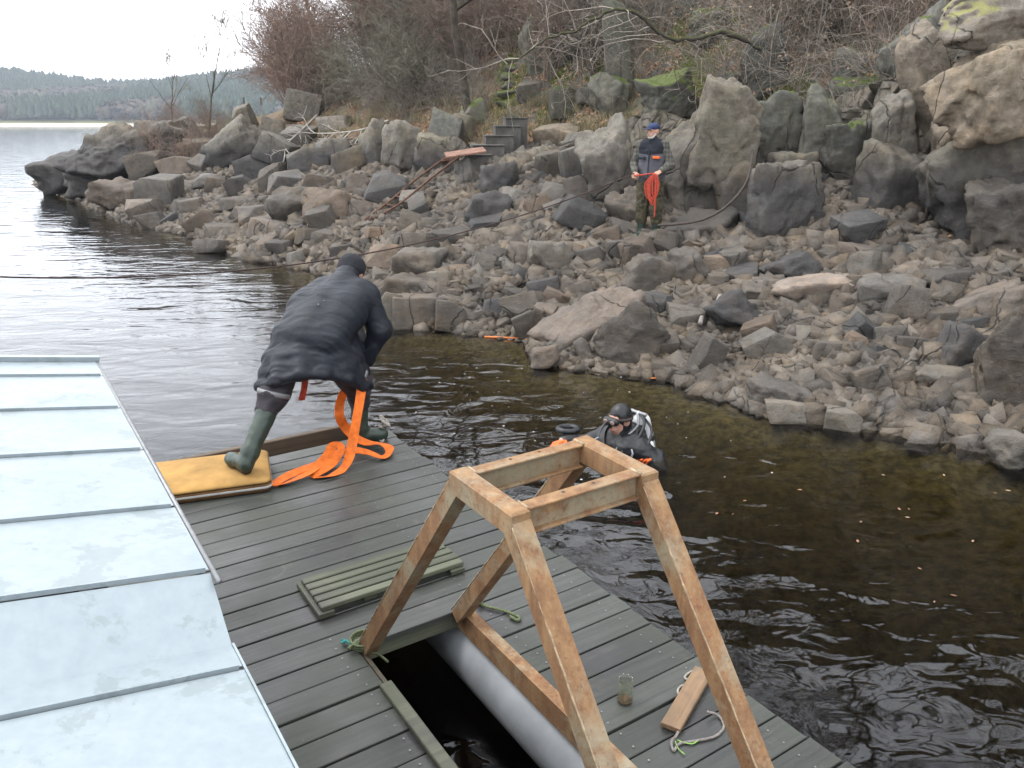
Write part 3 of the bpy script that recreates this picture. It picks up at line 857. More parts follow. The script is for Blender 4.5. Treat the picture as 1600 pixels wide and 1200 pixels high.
def poly_rock(seed, dims, nplanes=11, sub=1, bev=0.035, rough=0.03):
    """angular broken block: planes cut to a polyhedron, arrises knocked off"""
    g = np.random.default_rng(seed)
    base = np.array([(1,0,0),(-1,0,0),(0,1,0),(0,-1,0),(0,0,1),(0,0,-1)], float)
    base = base @ np.array(Euler(tuple(g.uniform(-.35, .35, 3))).to_matrix()).T
    ex = g.normal(size=(nplanes-6, 3)); ex /= np.linalg.norm(ex, axis=1)[:, None]
    Nm = np.vstack([base, ex]); of = np.concatenate([g.uniform(.7, 1.0, 6), g.uniform(.72, 1.05, len(ex))])
    T = np.array(list(combinations(range(len(Nm)), 3)))
    A = Nm[T]; ok = np.abs(np.linalg.det(A)) > 1e-3; A = A[ok]; T = T[ok]
    X = np.linalg.solve(A, of[T][..., None])[..., 0]
    X = X[(X @ Nm.T <= of+1e-6).all(1)]
    bm = bmesh.new()
    for q in np.unique(np.round(X, 4), axis=0): bm.verts.new(q)
    bmesh.ops.convex_hull(bm, input=bm.verts[:])
    bmesh.ops.delete(bm, geom=[v for v in bm.verts if not v.link_faces], context='VERTS')
    bmesh.ops.dissolve_limit(bm, angle_limit=0.02, verts=bm.verts[:], edges=bm.edges[:])
    if bev: bmesh.ops.bevel(bm, geom=bm.edges[:], offset=bev, segments=1, affect='EDGES', clamp_overlap=True)
    bmesh.ops.triangulate(bm, faces=bm.faces[:])
    for _ in range(sub): bmesh.ops.subdivide_edges(bm, edges=[e for e in bm.edges if e.calc_length() > 0.16], cuts=1, use_grid_fill=True)
    bmesh.ops.triangulate(bm, faces=bm.faces[:])
    bm.verts.index_update()
    P = np.array([v.co[:] for v in bm.verts]); F = np.array([[v.index for v in f.verts] for f in bm.faces]); bm.free()
    P = P*(1+rough*fbm(P*2.2+seed, 3, seed % 61)+rough*.6*fbm(P*6+seed, 2, seed % 41))[:, None]
    P /= (P.max(0)-P.min(0))/2; P -= (P.max(0)+P.min(0))/2
    return P*np.array(dims)/2, F
ROCKS = []          # (x, y, r) footprints, to keep fill stones from sitting inside
rk = 0
def axis_depth(P): return P.y*CT+(CAM_Z-P.z)*ST
def hero(cx, cy, wpx, hpx, tilt=0, D=None, mat='rock', p=14, dep=0.85, rough=0.06, label=None, group=None, name='rock', seed=None, yaw=None, cuts=9, freq=2.0):
    global rk
    rk += 1
    sd_ = seed if seed is not None else rk*13+5
    g = random.Random(sd_)
    if D is None:
        f = ground_at(cx, min(cy+hpx*0.5*abs(math.cos(R(tilt)))+wpx*0.2*abs(math.sin(R(tilt))), 1190))
        D = f.y+0.28*dep*min(wpx, hpx*2)*axis_depth(f)/F_PX
    if p > 8.5 and wpx*hpx < 4200: wpx *= 1.2; hpx *= 1.26
    c = at_depth(cx, cy, D)
    sc = axis_depth(c)/F_PX
    w_, h_ = wpx*sc*1.06, hpx*sc*1.1
    dims = (w_, max(min(w_, h_*1.6)*dep, 0.06), h_)
    level = 5 if wpx*hpx > 9000 else (4 if wpx*hpx > 1500 else 3)
    angular = p > 8.5 and wpx*hpx < 4200
    P, F = poly_rock(sd_, dims, g.choice([9, 10, 11, 12]), 2 if wpx*hpx > 1300 else 1) if angular else rock_mesh(sd_, level, p, cuts, rough, freq, dims)
    me = mk_mesh('rock', P, F, not angular)
    me.materials.append(M[mat])
    yw = yaw if yaw is not None else g.uniform(-14, 14)
    Rm = Matrix.Rotation(R(-tilt), 4, 'Y') @ Matrix.Rotation(R(yw), 4, 'Z') if abs(tilt) > 1 else Matrix.Rotation(R(yw), 4, 'Z')
    o = link(name, me, None)
    o.location = c; o.rotation_euler = (Matrix.Rotation(R(tilt), 4, 'Y').inverted() @ Matrix.Rotation(R(yw), 4, 'Z')).to_euler()
    ROCKS.append((c.x, c.y, 0.42*min(w_, dims[1])))
    lab = label
    if lab is None:
        tone = {'rock': 'grey', 'rock_red': 'brown', 'rock_dark': 'dark', 'rock_pale': 'pale', 'rock_pink': 'pinkish', 'rock_tan': 'tan', 'rock_green': 'lichened', 'rock_moss': 'mossy', 'rock_yellow': 'yellowish'}[mat]
        asp = wpx/hpx
        shp = 'flat slab' if asp > 2.1 else ('long stone' if asp > 1.5 else ('upright stone' if asp < 0.8 else 'blocky stone'))
        ar = wpx*hpx; big = 'very large ' if ar > 7000 else 'large ' if ar > 3400 else 'mid-sized ' if ar > 1900 else '' if ar > 1250 else 'small ' if ar > 800 else 'very small '
        if abs(tilt) >= 12: big += 'tilted '
        if p >= 18 and abs(tilt) < 4: big += 'sharp-edged '
        if c.z < 0.45 and cx > 1050: wh = 'on the shingle beside the shallow water'
        elif cx > 1150 and cy > 380: wh = 'in the scree below the tall cliff'
        elif cx > 880: wh = 'in the rubble round the man holding rope'
        elif cx > 560 and cy > 370: wh = 'at the water edge of the small cove'
        elif cx > 560: wh = 'beside the rusty ladder and steps'
        elif cy > 255: wh = 'on the far shore left of the ladder'
        else: wh = 'on the dark point running into the lake'
        lab = f'{big}{tone} {shp} {wh}'
        group = group or 'shore rocks'
    prop(o, lab, 'rock', group)
    return o
# --- the cliff on the right: a continuous fractured wall, boulders lean against it
def rock_wall(name, base, tops, nu, nv, lean, label, mat, seed, amp=1.0):
    B = np.array([tuple(v) for v in smooth_path(base, 12)])
    L = np.concatenate([[0], np.cumsum(np.linalg.norm(np.diff(B, axis=0), axis=1))])
    u = np.linspace(0, L[-1], nu); bx = np.stack([np.interp(u, L, B[:, k]) for k in range(3)], -1)
    tp = np.interp(u/L[-1], np.linspace(0, 1, len(tops)), tops)
    t_ = np.gradient(bx[:, :2], axis=0); t_ /= np.linalg.norm(t_, axis=1)[:, None]
    nrm_ = np.stack([t_[:, 1], -t_[:, 0], 0*u], -1)              # towards the lake
    nrm_ *= np.sign((nrm_ @ np.array([-.6, -.8, 0])).mean())
    v = np.linspace(0, 1, nv)
    Pz = bx[:, None, :]+np.array([0, 0, 1.0])*((tp[:, None]+.4)*v[None]-.4)[..., None]-nrm_[:, None, :]*(lean*(tp[:, None]+.4)*v[None]**1.15)[..., None]
    Q = np.stack([np.broadcast_to(u[:, None], (nu, nv)), Pz[..., 2], 0*Pz[..., 2]], -1)
    w1 = fbm(Q*.9+seed, 3, seed); w2 = fbm(Q*.9+seed+50, 3, seed+1)
    d = .42*fbm(Q*np.array([.75, .35, 1])+seed, 3, seed+2)
    for fq, am, sk in ((1.25, .26, .35), (2.6, .11, -.3), (5.5, .035, .5)):
        qu = (Q[..., 0]+sk*Q[..., 1])*fq+w1*.55; qv = (Q[..., 1]-.25*sk*Q[..., 0])*fq*.5+w2*.55
        iu = np.floor(qu).astype(np.int64); iv = np.floor(qv+.37*_hash(iu, iu*0, iu*0, seed)).astype(np.int64)
        d = d+am*_hash(iu, iv, iu*0, seed+7)
        fu = qu-np.floor(qu); d = d-am*.8*np.exp(-(np.minimum(fu, 1-fu)/.05)**2)
        tiltc = _hash(iu, iv, iu*0+3, seed+9); d = d+am*.9*tiltc*(fu-.5)
    d = d+.05*fbm(Q*4, 3, seed+5)
    Pz = Pz+nrm_[:, None, :]*(d*amp)[..., None]
    ii_ = np.arange(nu*nv).reshape(nu, nv); F = np.stack([ii_[:-1, :-1], ii_[1:, :-1], ii_[1:, 1:], ii_[:-1, 1:]], -1).reshape(-1, 4)
    o = link(name, mk_mesh(name, Pz.reshape(-1, 3), F, True), M[mat]); prop(o, label, 'cliff'); return o
rock_wall('cliff', [at_depth(a, b, D) for a, b, D in [(1120,330,14.3),(1200,320,14.2),(1290,320,13.3),(1370,345,12.55),(1450,375,11.9),(1530,395,11.4),(1620,405,10.8),(1760,420,9.9)]],
          [1.3, 1.7, 1.8, 2.3, 3.0, 3.6, 3.9, 4.2], 620, 260, .32, 'tall fractured grey cliff face rising behind the leaning boulders', 'rock', 11)
rock_wall('cliff_band', [at_depth(a, b, D) for a, b, D in [(560,262,21.0),(620,268,20.0),(690,270,19.2),(760,262,18.6),(850,262,17.2),(940,275,15.6),(1020,300,14.6),(1090,310,14.2)]],
          [.7, .9, .8, .1, .1, .8, 1.3, 1.2], 420, 90, .45, 'low fractured rock band below the leafy slope behind the man', 'rock', 23, .7)
hero(1131,214,101,162,-6,13.3,'rock_pale',16,.8,.05,'tall pale tooth-shaped boulder standing upright against the cliff',name='boulder',seed=21)
hero(1078,268,92,178,4,13.5,'rock_pale',12,.7,.05,'cracked pale boulder directly behind the man in the vest',name='boulder')
hero(1219,328,114,142,8,12.0,'rock_dark',26,.7,.035,'dark slate-grey five-sided block leaning below the tooth boulder',name='boulder',seed=33)
hero(1236,272,77,64,0,13.0,'rock_dark',20,.8)
hero(1146,306,49,73,14,13.1,'rock',20,.8)
hero(1205,208,105,116,-6,14.0,'rock_green',10,.6,.06)
hero(1279,212,63,145,6,13.6,'rock_green',11,.7,.06,'narrow pointed greenish slab in the cliff above the dark block',name='boulder')
hero(1330,245,92,108,18,13.2,'rock_green',11,.7)
hero(1391,238,68,167,4,12.5,'rock',11,.7,.06,'pointed pillar with dark stained foot beside the leaning slab',name='boulder')
hero(1462,185,88,270,18,12.7,'rock_tan',11,.7,.05,'long tan slab leaning against the cliff under the overhang',name='boulder')
hero(1415,325,148,183,-6,12.1,'rock_dark',11,.7,.05,'broad dark water-stained wall of rock at the cliff foot',name='boulder')
hero(1567,140,236,133,20,10.9,'rock_tan',11,.75,.05,'huge overhanging tan boulder with veins and dark underside',name='boulder',seed=52)
hero(1568,22,247,120,10,11.4,'rock_yellow',11,.7,.05,'yellow lichened boulder at the top of the cliff',name='boulder')
hero(1540,285,181,194,34,11.2,'rock_dark',11,.7,.05,'rounded dark boulder bulging beneath the overhang',name='boulder')
hero(1583,345,132,145,20,10.5,'rock',11,.7,.05,'smooth dark grey boulder at the cliff foot beside the big block',name='boulder')
hero(1510,215,99,75,30,11.9,'rock_tan',9,.8)
hero(1300,318,110,120,6,13.6,'rock_dark',11,.6,.06)
hero(1345,180,120,130,-12,14.6,'rock_green',10,.6,.07)
hero(1255,262,90,120,5,14.2,'rock',11,.6,.06)
hero(1440,95,110,150,14,14.0,'rock_green',10,.6,.07)
hero(1175,270,70,110,-4,14.0,'rock',11,.6,.06)
hero(1500,330,120,150,12,12.2,'rock',10,.7,.06)
# --- outcrops on the slope
hero(968,82,46,165,10,None,'rock_green',10,.8,.07,'tall narrow grey rock pillar on the leafy slope',name='rock_outcrop')
hero(955,152,54,60,20,None,'rock_green',12,.8)
hero(1045,152,105,95,34,None,'rock_moss',12,.6,.06,'sloping rock face covered in bright green moss',name='rock_outcrop')
hero(840,78,42,78,20,None,'rock_green',10,.8)
hero(878,72,28,55,14,None,'rock_green',10,.8)
hero(825,144,36,26,5,None,'rock',10)
hero(882,165,44,42,0,None,'rock_moss',10)
hero(921,153,34,22,0,None,'rock_green',12)
hero(1195,100,84,105,8,None,'rock_green',11,.7,.08,'broad grey-green crag under the hanging brambles',name='rock_outcrop')
hero(1330,112,64,70,-8,None,'rock_green',11,.7,.08)
hero(1110,45,70,60,10,None,'rock_moss',9,.7,.08)
hero(520,112,38,34,-10,None,'rock_green',9,.7)
hero(1150,135,50,30,0,None,'rock_green',10)
# --- round the standing man
hero(958,262,92,135,22,14.2,'rock',12,.7,.07)
hero(1000,338,105,100,30,13.4,'rock',10,.6,.07)
hero(1092,367,125,72,5,12.75,'rock',12,.7,.06)
for a in [(1042,380,42,38,8),(1000,398,54,40,4),(1012,430,72,48,0),(1075,418,60,48,-4),(1120,416,36,26,3),(1147,409,37,36,-5),(1122,444,25,30,0),
          (918,300,58,44,10),(905,335,60,40,-15),(870,330,34,26,10),(950,375,40,26,15),(925,405,44,34,0),(965,395,34,30,10),(895,262,36,50,5)]:
    hero(*a, mat=rnd.choice(['rock', 'rock', 'rock_dark', 'rock_red']), p=20)
# --- right-hand scree
hero(1275,455,148,50,-3,None,'rock_pink',18,.75,.04,'flat pinkish slab lying on the scree',name='boulder',seed=77)
hero(1387,455,90,36,5,None,'rock_pale',14)
hero(1235,422,88,55,10,None,'rock_dark',14)
hero(1352,420,42,44,0,None,'rock_pale',9)
hero(1468,447,68,38,4,None,'rock',16)
hero(1540,474,120,42,28,None,'rock_red',16,.8,.05,'slanting brown slab propped beside the big block',name='boulder')
hero(1420,476,46,52,0,None,'rock',12)
hero(1505,546,84,84,0,None,'rock_dark',12)
hero(1588,560,118,175,6,None,'rock',12,.8,.05,'massive upright grey block at the edge of the scree',name='boulder')
hero(1488,598,114,44,-3,None,'rock_pale',9,.8)
hero(1565,660,60,28,0,None,'rock'); hero(1580,702,78,62,5,None,'rock_pale',10)
hero(1385,528,48,34,0,None,'rock_pale',9,.8,.05,'pale speckled stone on the pile of dark cobbles')
for a, m_ in [((1347,520,40,36,-30),'rock_dark'),((1381,505,33,22,0),'rock'),((1336,537,29,27,-20),'rock_red'),((1368,556,33,31,0),'rock_dark'),((1395,561,28,29,5),'rock_red'),
              ((1422,548,48,37,-10),'rock'),((1418,575,36,22,-10),'rock_pale'),((1349,494,43,22,0),'rock'),((1450,533,31,32,-35),'rock_red'),((1215,617,80,36,-18),'rock'),
              ((1230,645,72,28,-8),'rock_pale'),((1316,657,46,30,0),'rock_pale'),((1362,602,42,50,15),'rock'),((1331,620,28,22,0),'rock_pale'),((1300,600,42,28,-30),'rock'),
              ((1345,640,32,26,25),'rock_red'),((1288,548,42,30,10),'rock'),((1256,564,48,15,0),'rock_pale'),((1188,519,44,28,25),'rock_red'),((1196,540,56,34,30),'rock_pale'),
              ((1147,490,64,48,28),'rock_dark'),((1040,545,38,46,-10),'rock'),((1104,560,40,60,-12),'rock'),((1030,477,58,30,-15),'rock_dark'),((1070,500,48,34,-10),'rock'),
              ((1065,462,30,26,0),'rock'),((1092,458,28,20,0),'rock_pale'),((1180,460,50,30,0),'rock'),((1470,500,40,24,10),'rock'),((1440,420,44,22,0),'rock_red'),((1500,410,40,22,0),'rock'),
              ((1300,405,36,24,0),'rock'),((1410,395,44,28,0),'rock_dark'),((1555,430,50,24,5),'rock'),((1250,345,30,20,0),'rock'),((1340,360,54,40,8),'rock_dark'),((1300,365,30,20,0),'rock')]:
    hero(*a, mat=m_, p=18)
# --- the pair of boulders at the waterline
hero(925,508,178,88,34,9.85,'rock_red',9,.75,.03,'long rounded brown boulder sloping into the water by the diver',name='boulder',seed=101)
hero(982,540,132,98,44,9.15,'rock',9,.6,.03,'smooth rounded boulder leaning on the long waterline boulder',name='boulder',seed=102)
hero(850,558,48,32,10,None,'rock_red',7); hero(914,556,24,54,28,9.15,'rock',8)
# --- cove
hero(655,416,78,46,15,None,'rock',10,.8,.05); hero(640,452,80,38,8,None,'rock',10,.8,.05); hero(610,487,52,50,0,None,'rock_pale',10,.8,.05)
hero(647,489,60,44,0,None,'rock',9,.8,.05); hero(702,493,42,44,10,None,'rock',14)
for a, m_ in [((607,402,50,38,-15),'rock_red'),((653,386,52,38,10),'rock'),((700,380,54,34,5),'rock'),((820,482,60,46,5),'rock'),((850,456,50,38,0),'rock_dark'),((775,480,42,24,15),'rock_dark'),
              ((822,512,30,36,20),'rock'),((852,498,32,38,0),'rock_red'),((860,404,58,52,15),'rock_pale'),((814,431,30,22,-8),'rock_dark'),((757,411,38,28,0),'rock_pale'),((755,354,54,30,10),'rock_dark'),
              ((757,330,72,42,25),'rock_dark'),((800,308,42,26,8),'rock_pale'),((778,290,62,56,25),'rock_dark'),((604,296,58,38,-8),'rock_dark'),((645,350,36,36,0),'rock_pale'),((508,347,46,44,0),'rock'),
              ((480,371,36,24,0),'rock'),((511,373,36,22,0),'rock'),((460,322,70,48,10),'rock'),((515,326,86,48,-10),'rock_red'),((568,330,40,30,0),'rock_red'),((690,440,34,26,0),'rock_pale'),
              ((540,395,40,22,0),'rock'),((590,370,40,26,5),'rock_red'),((720,430,28,22,0),'rock_red'),((740,455,30,20,5),'rock')]:
    hero(*a, mat=m_, p=16)
# --- by the steps
for a, m_, D_ in [((628,235,66,84,10),'rock',None),((697,211,46,60,0),'rock_green',None),((725,203,32,36,0),'rock_pale',None),((676,247,64,58,5),'rock_dark',None),
                  ((585,233,44,66,5),'rock_dark',None),((742,176,36,32,0),'rock_moss',None),((868,262,54,40,0),'rock',None),((872,213,56,28,8),'rock_tan',None),
                  ((832,286,48,24,8),'rock_dark',None),((545,255,44,40,0),'rock',None),((560,290,40,30,0),'rock_red',None),((905,235,40,40,10),'rock',None)]:
    hero(*a, D=D_, mat=m_, p=10)
# --- far shore and the point
hero(112,268,112,62,16,None,'rock_dark',11,.9,.09,'dark fractured ridge of rock at the tip of the point',name='boulder',seed=141)
hero(180,245,150,88,10,None,'rock_dark',11,.9,.09,'largest dark fractured ridge rock on the point',name='boulder',seed=142)
hero(245,225,95,70,6,None,'rock_dark',11,.9,.09,'dark fractured ridge rock where the point joins the bank',name='boulder',seed=143)
hero(150,283,90,36,4,None,'rock_dark',11,.9,.09)
hero(250,305,50,46,0,None,'rock_pale',30,.9,.02,'sharp-edged cube of pale rock on the far shore',name='boulder',seed=131)
for a, m_ in [((317,348,44,26,18),'rock_red'),((323,286,34,22,10),'rock_pale'),((374,320,44,22,10),'rock'),((377,290,46,24,0),'rock'),((428,281,46,32,25),'rock'),((372,229,74,52,35),'rock_dark'),
              ((430,240,58,46,40),'rock_dark'),((424,205,36,34,0),'rock'),((286,203,40,32,20),'rock'),((382,188,30,38,0),'rock_pale'),((475,168,54,40,0),'rock_pale'),((524,196,44,22,0),'rock_tan'),
              ((466,216,48,30,0),'rock_dark'),((258,220,36,44,20),'rock'),((190,305,80,40,0),'rock_red'),((230,330,50,30,0),'rock_red'),((240,345,40,22,0),'rock'),((300,325,40,24,0),'rock'),((340,290,34,24,0),'rock'),
              ((280,262,50,26,10),'rock_red'),((330,250,60,30,12),'rock'),((300,235,60,30,10),'rock_red'),((240,262,60,36,8),'rock'),((400,340,44,26,5),'rock'),((350,365,46,24,0),'rock'),((420,360,50,28,-5),'rock_red'),
              ((450,285,50,30,-8),'rock'),((500,290,50,28,0),'rock_red'),((480,255,56,34,5),'rock_dark'),((520,240,44,34,0),'rock_dark'),((395,265,54,30,20),'rock_dark'),((440,388,36,20,0),'rock'),((330,385,40,20,0),'rock')]:
    hero(*a, mat=m_, p=18)
print('rocks', rk)

# --- fill stones, one object each, strewn over the scree
SHAPES = []
for i in range(26):
    P, F = poly_rock(900+i, (1, random.Random(i+50).uniform(.6, .95), random.Random(i+99).uniform(.4, .8)), 9+i % 4, 1)
    SHAPES.append((P, F))
sh_mesh = {}
def stone_mesh(i, m_):
    if (i, m_) not in sh_mesh:
        me = mk_mesh('stone', SHAPES[i][0], SHAPES[i][1], False); me.materials.append(M[m_]); sh_mesh[(i, m_)] = me
    return sh_mesh[(i, m_)]
g = random.Random(40)
n_fill = 0; tries = 0
FILL = max(0, 298-rk)
while n_fill < FILL and tries < 6000:
    tries += 1
    px = g.uniform(200, 1600); py = g.uniform(280, 720)
    p = ground_at(px, py)
    if p.z < 0.02 or p.z > 2.0: continue
    sz = g.choice([26, 32, 38, 46, 56])*axis_depth(p)/F_PX
    if any((p.x-x)**2+(p.y-y)**2 < (r_*0.8+sz*0.35)**2 for x, y, r_ in ROCKS): continue
    m_ = g.choice(['rock', 'rock', 'rock_red', 'rock_dark', 'rock_pale'])
    o = link('stone', stone_mesh(g.randrange(26), m_))
    s_ = sz*g.uniform(.9, 1.3)
    o.location = (p.x, p.y, p.z+0.10*s_); o.scale = (s_, s_*g.uniform(.8, 1.1), s_*g.uniform(.8, 1.2))
    o.rotation_euler = (g.uniform(-.5, .5), g.uniform(-.5, .5), g.uniform(0, 6.28))
    ROCKS.append((p.x, p.y, 0.4*s_))
    tn = {'rock': 'grey', 'rock_red': 'brown', 'rock_dark': 'dark', 'rock_pale': 'pale'}[m_]
    wh = 'scree below the cliff' if px > 1050 else ('shore of the cove' if px > 560 else 'far shore left of the ladder')
    prop(o, f'loose {tn} angular stone lying on the {wh}', 'stone', f'loose {tn} stones on the {wh}')
    n_fill += 1

# --- uncounted grit and small stones, one mesh
hulls = []
for i in range(20):
    gg = np.random.default_rng(i+300)
    c8 = np.array([(x, y, z) for z in (-1, 1) for y in (-1, 1) for x in (-1, 1)], float)*0.5
    c8[4:, :2] *= gg.uniform(.45, 1.0); c8 = c8+gg.uniform(-.17, .17, (8, 3))
    c8 *= np.array([1, gg.uniform(.45, .9), gg.uniform(.22, .6)])
    hulls.append((c8, np.array([(0,2,3),(0,3,1),(4,5,7),(4,7,6),(0,1,5),(0,5,4),(1,3,7),(1,7,5),(3,2,6),(3,6,7),(2,0,4),(2,4,6)])))
def scatter(nmax, seed, smin, smax, dlo, dhi, zmax):
    gg = np.random.default_rng(seed)
    n_ = nmax*34
    X = gg.uniform(-24, 9, n_); Y = gg.uniform(4, 40, n_)
    dist = np.hypot(X, Y)
    keep = gg.uniform(size=n_) < np.clip(8/dist, 0, 1)**1.8
    az = X/np.maximum(Y, .1); keep &= (az > -0.78) & (az < 0.85)
    X, Y, dist = X[keep], Y[keep], dist[keep]
    d = shore_dist(X, Y); k2 = (d > dlo) & (d < dhi); X, Y, dist, d = X[k2], Y[k2], dist[k2], d[k2]
    Z = height(X, Y); k3 = Z < zmax; X, Y, Z, dist, d = X[k3], Y[k3], Z[k3], dist[k3], d[k3]
    X, Y, Z, dist = X[:nmax], Y[:nmax], Z[:nmax], dist[:nmax]
    m = len(X)
    size = (smin+(smax-smin)*gg.uniform(size=m)**2.1)*dist/F_PX
    # sizes grow in drifts
    size *= 1+0.6*vnoise(np.stack([X*1.1, Y*1.1, np.zeros(m)], -1), 77)
    size = np.minimum(size, 0.42)*np.where(dist > 22, .8, 1.0)
    RK = np.array([r for r in ROCKS if r[2] > .12]); ins = np.zeros(m, bool)
    for x_, y_, r_ in RK: ins |= (X-x_)**2+(Y-y_)**2 < (r_*.95)**2
    X, Y, Z, size, dist = X[~ins], Y[~ins], Z[~ins], size[~ins], dist[~ins]; m = len(X)
    var = gg.integers(0, 20, m)
    VV = []; FF = []; b = 0
    for i in range(20):
        idx = np.where(var == i)[0]
        if not len(idx): continue
        P, F = hulls[i]
        a = gg.uniform(0, 6.283, len(idx)); tx = gg.normal(0, .45, len(idx)); ty = gg.normal(0, .45, len(idx))
        ca, sa, cx_, sx_, cy_, sy_ = np.cos(a), np.sin(a), np.cos(tx), np.sin(tx), np.cos(ty), np.sin(ty)
        p = np.repeat(P[None], len(idx), 0)*size[idx][:, None, None]
        y1 = p[..., 1]*cx_[:, None]-p[..., 2]*sx_[:, None]; z1 = p[..., 1]*sx_[:, None]+p[..., 2]*cx_[:, None]
        x2 = p[..., 0]*cy_[:, None]+z1*sy_[:, None]; z2 = -p[..., 0]*sy_[:, None]+z1*cy_[:, None]
        x3 = x2*ca[:, None]-y1*sa[:, None]; y3 = x2*sa[:, None]+y1*ca[:, None]
        Q_ = np.stack([x3+X[idx][:, None], y3+Y[idx][:, None], z2+(Z[idx]+size[idx]*0.06)[:, None]], -1)
        k_ = len(P)
        VV.append(Q_.reshape(-1, 3)); FF.append((F[None]+(b+k_*np.arange(len(idx)))[:, None, None]).reshape(-1, 3)); b += k_*len(idx)
    return np.concatenate(VV), np.concatenate(FF), m
Vp, Fp, m_ = scatter(46000, 4, 9, 42, -0.12, 7.5, 2.15)
print('small stones', m_)
o = link('scree_stones', mk_mesh('scree_stones', Vp, Fp, False), M['pebble'])
prop(o, 'small broken stones and grit covering the shore', 'scree', kind='stuff')
# ---------------------------------------------------------------- vegetation
def m_bark(name, a, b, moss=0.0):
    t = NT(name); p = t.pos(); oi = t.n('ShaderNodeObjectInfo')
    col = t.mix(t.ramp(t.noise(6, p, 4), [(0.35, 0.0), (0.65, 1.0)]), a, b)
    hsv = t.n('ShaderNodeHueSaturation'); t.l(col, hsv.inputs['Color'])
    t.l(t.math('ADD', t.math('MULTIPLY', oi.outputs['Random'], 0.6), 0.7), hsv.inputs['Value']); col = hsv.outputs[0]
    if moss:
        nz = t.sep(t.n('ShaderNodeNewGeometry').outputs['Normal'])[2]
        col = t.mix(t.ramp(t.math('ADD', t.math('MULTIPLY', nz, 0.4), t.noise(7, p, 3)), [(0.75-moss*0.3, 0.0), (0.9-moss*0.3, 1.0)]), col, (0.045, 0.052, 0.016))
    t.bsdf(col, 0.9, t.bump(t.noise(60, p, 3), 0.4, 0.004), 0, 0.2)
    return t.m
M['tw_grey'] = m_bark('grey_twigs', (0.13, 0.112, 0.092), (0.25, 0.22, 0.185))
M['tw_red'] = m_bark('reddish_twigs', (0.13, 0.088, 0.07), (0.235, 0.17, 0.138))
M['tw_olive'] = m_bark('olive_twigs', (0.105, 0.1, 0.072), (0.2, 0.188, 0.145))
M['tw_pale'] = m_bark('bleached_branch', (0.259, 0.238, 0.209), (0.360, 0.338, 0.302))
M['bark'] = m_bark('mossy_bark', (0.036, 0.031, 0.024), (0.086, 0.072, 0.058), 0.6)
def m_leaf(name, cols, rough=0.8):
    t = NT(name); r_ = t.n('ShaderNodeNewGeometry').outputs['Random Per Island']
    col = t.ramp(r_, [(i/(len(cols)-1), c) for i, c in enumerate(cols)])
    t.bsdf(col, rough, None, 0, 0.25)
    return t.m
M['litter'] = m_leaf('dead_leaves', [(0.1, 0.055, 0.034), (0.2, 0.105, 0.06), (0.27, 0.155, 0.09), (0.15, 0.08, 0.05), (0.36, 0.25, 0.16)])
M['dry_leaf'] = m_leaf('clinging_leaves', [(0.144, 0.086, 0.058), (0.245, 0.158, 0.101), (0.187, 0.101, 0.065), (0.324, 0.238, 0.158)])
M['grass'] = m_leaf('dry_grass', [(0.202, 0.166, 0.101), (0.259, 0.216, 0.137), (0.144, 0.130, 0.072), (0.108, 0.115, 0.043)])
M['green'] = m_leaf('moss_grass', [(0.072, 0.108, 0.022), (0.122, 0.158, 0.036), (0.158, 0.173, 0.065)])
M['yellow'] = m_leaf('yellow_leaves', [(0.360, 0.252, 0.022), (0.432, 0.302, 0.043)])

def tri_tubes(lines, n=3):
    """lines: list of (pts array k x 3, radii array k) -> V, quads"""
    VV = []; FF = []; b = 0
    for pts, rad in lines:
        k = len(pts)
        t = np.gradient(pts, axis=0); t /= np.linalg.norm(t, axis=1)[:, None]+1e-9
        ref = np.array([0.31, 0.52, 0.79]) if abs(t[0] @ np.array([0.31, 0.52, 0.79])) < 0.93 else np.array([0.9, -0.3, 0.1])
        u = np.cross(t, ref); u /= np.linalg.norm(u, axis=1)[:, None]+1e-9
        v = np.cross(t, u)
        an = 2*np.pi*np.arange(n)/n
        P = pts[:, None]+rad[:, None, None]*(u[:, None]*np.cos(an)[None, :, None]+v[:, None]*np.sin(an)[None, :, None])
        VV.append(P.reshape(-1, 3))
        i = np.arange(k-1)[:, None]*n; j = np.arange(n)[None]
        FF.append(np.stack([b+i+j, b+i+(j+1) % n, b+i+(j+1) % n+n, b+i+j+n], -1).reshape(-1, 4)); b += k*n
    return np.concatenate(VV), np.concatenate(FF)
def grow(g, base, dirn, L, r0, level, segs=6, wander=0.25, gravity=0.0, kids=5, out=None, ratio=0.5, lo=0.25, rmin=0.0022, kid_ang=0.9):
    """recursive wandering branch"""
    pts = [np.array(base, float)]; d = np.array(dirn, float); d /= np.linalg.norm(d)
    st = L/segs
    for i in range(segs):
        d = d+g.normal(0, wander, 3)+np.array([0, 0, gravity*(i/segs)])
        d /= np.linalg.norm(d); pts.append(pts[-1]+d*st)
    pts = np.array(pts)
    rad = np.maximum(r0*(1-0.75*np.linspace(0, 1, segs+1)), rmin)
    out.append((level, pts, rad))
    if level > 0:
        for _ in range(kids):
            f = g.uniform(lo, 0.98); x = f*segs; i = min(int(x), segs-1); q = pts[i]+(pts[i+1]-pts[i])*(x-i)
            ax = (pts[i+1]-pts[i]); ax /= np.linalg.norm(ax)
            rd = g.normal(size=3); rd -= ax*(rd @ ax); rd /= np.linalg.norm(rd)
            nd = ax*math.cos(kid_ang)+rd*math.sin(kid_ang)*g.uniform(.6, 1.2)+np.array([0, 0, 0.12])
            grow(g, q, nd, L*ratio*g.uniform(.6, 1.15)*(1.15-0.5*f), max(rad[i]*0.6, rmin), level-1, max(3, segs-1), wander, gravity, kids, out, ratio, lo, rmin, kid_ang)
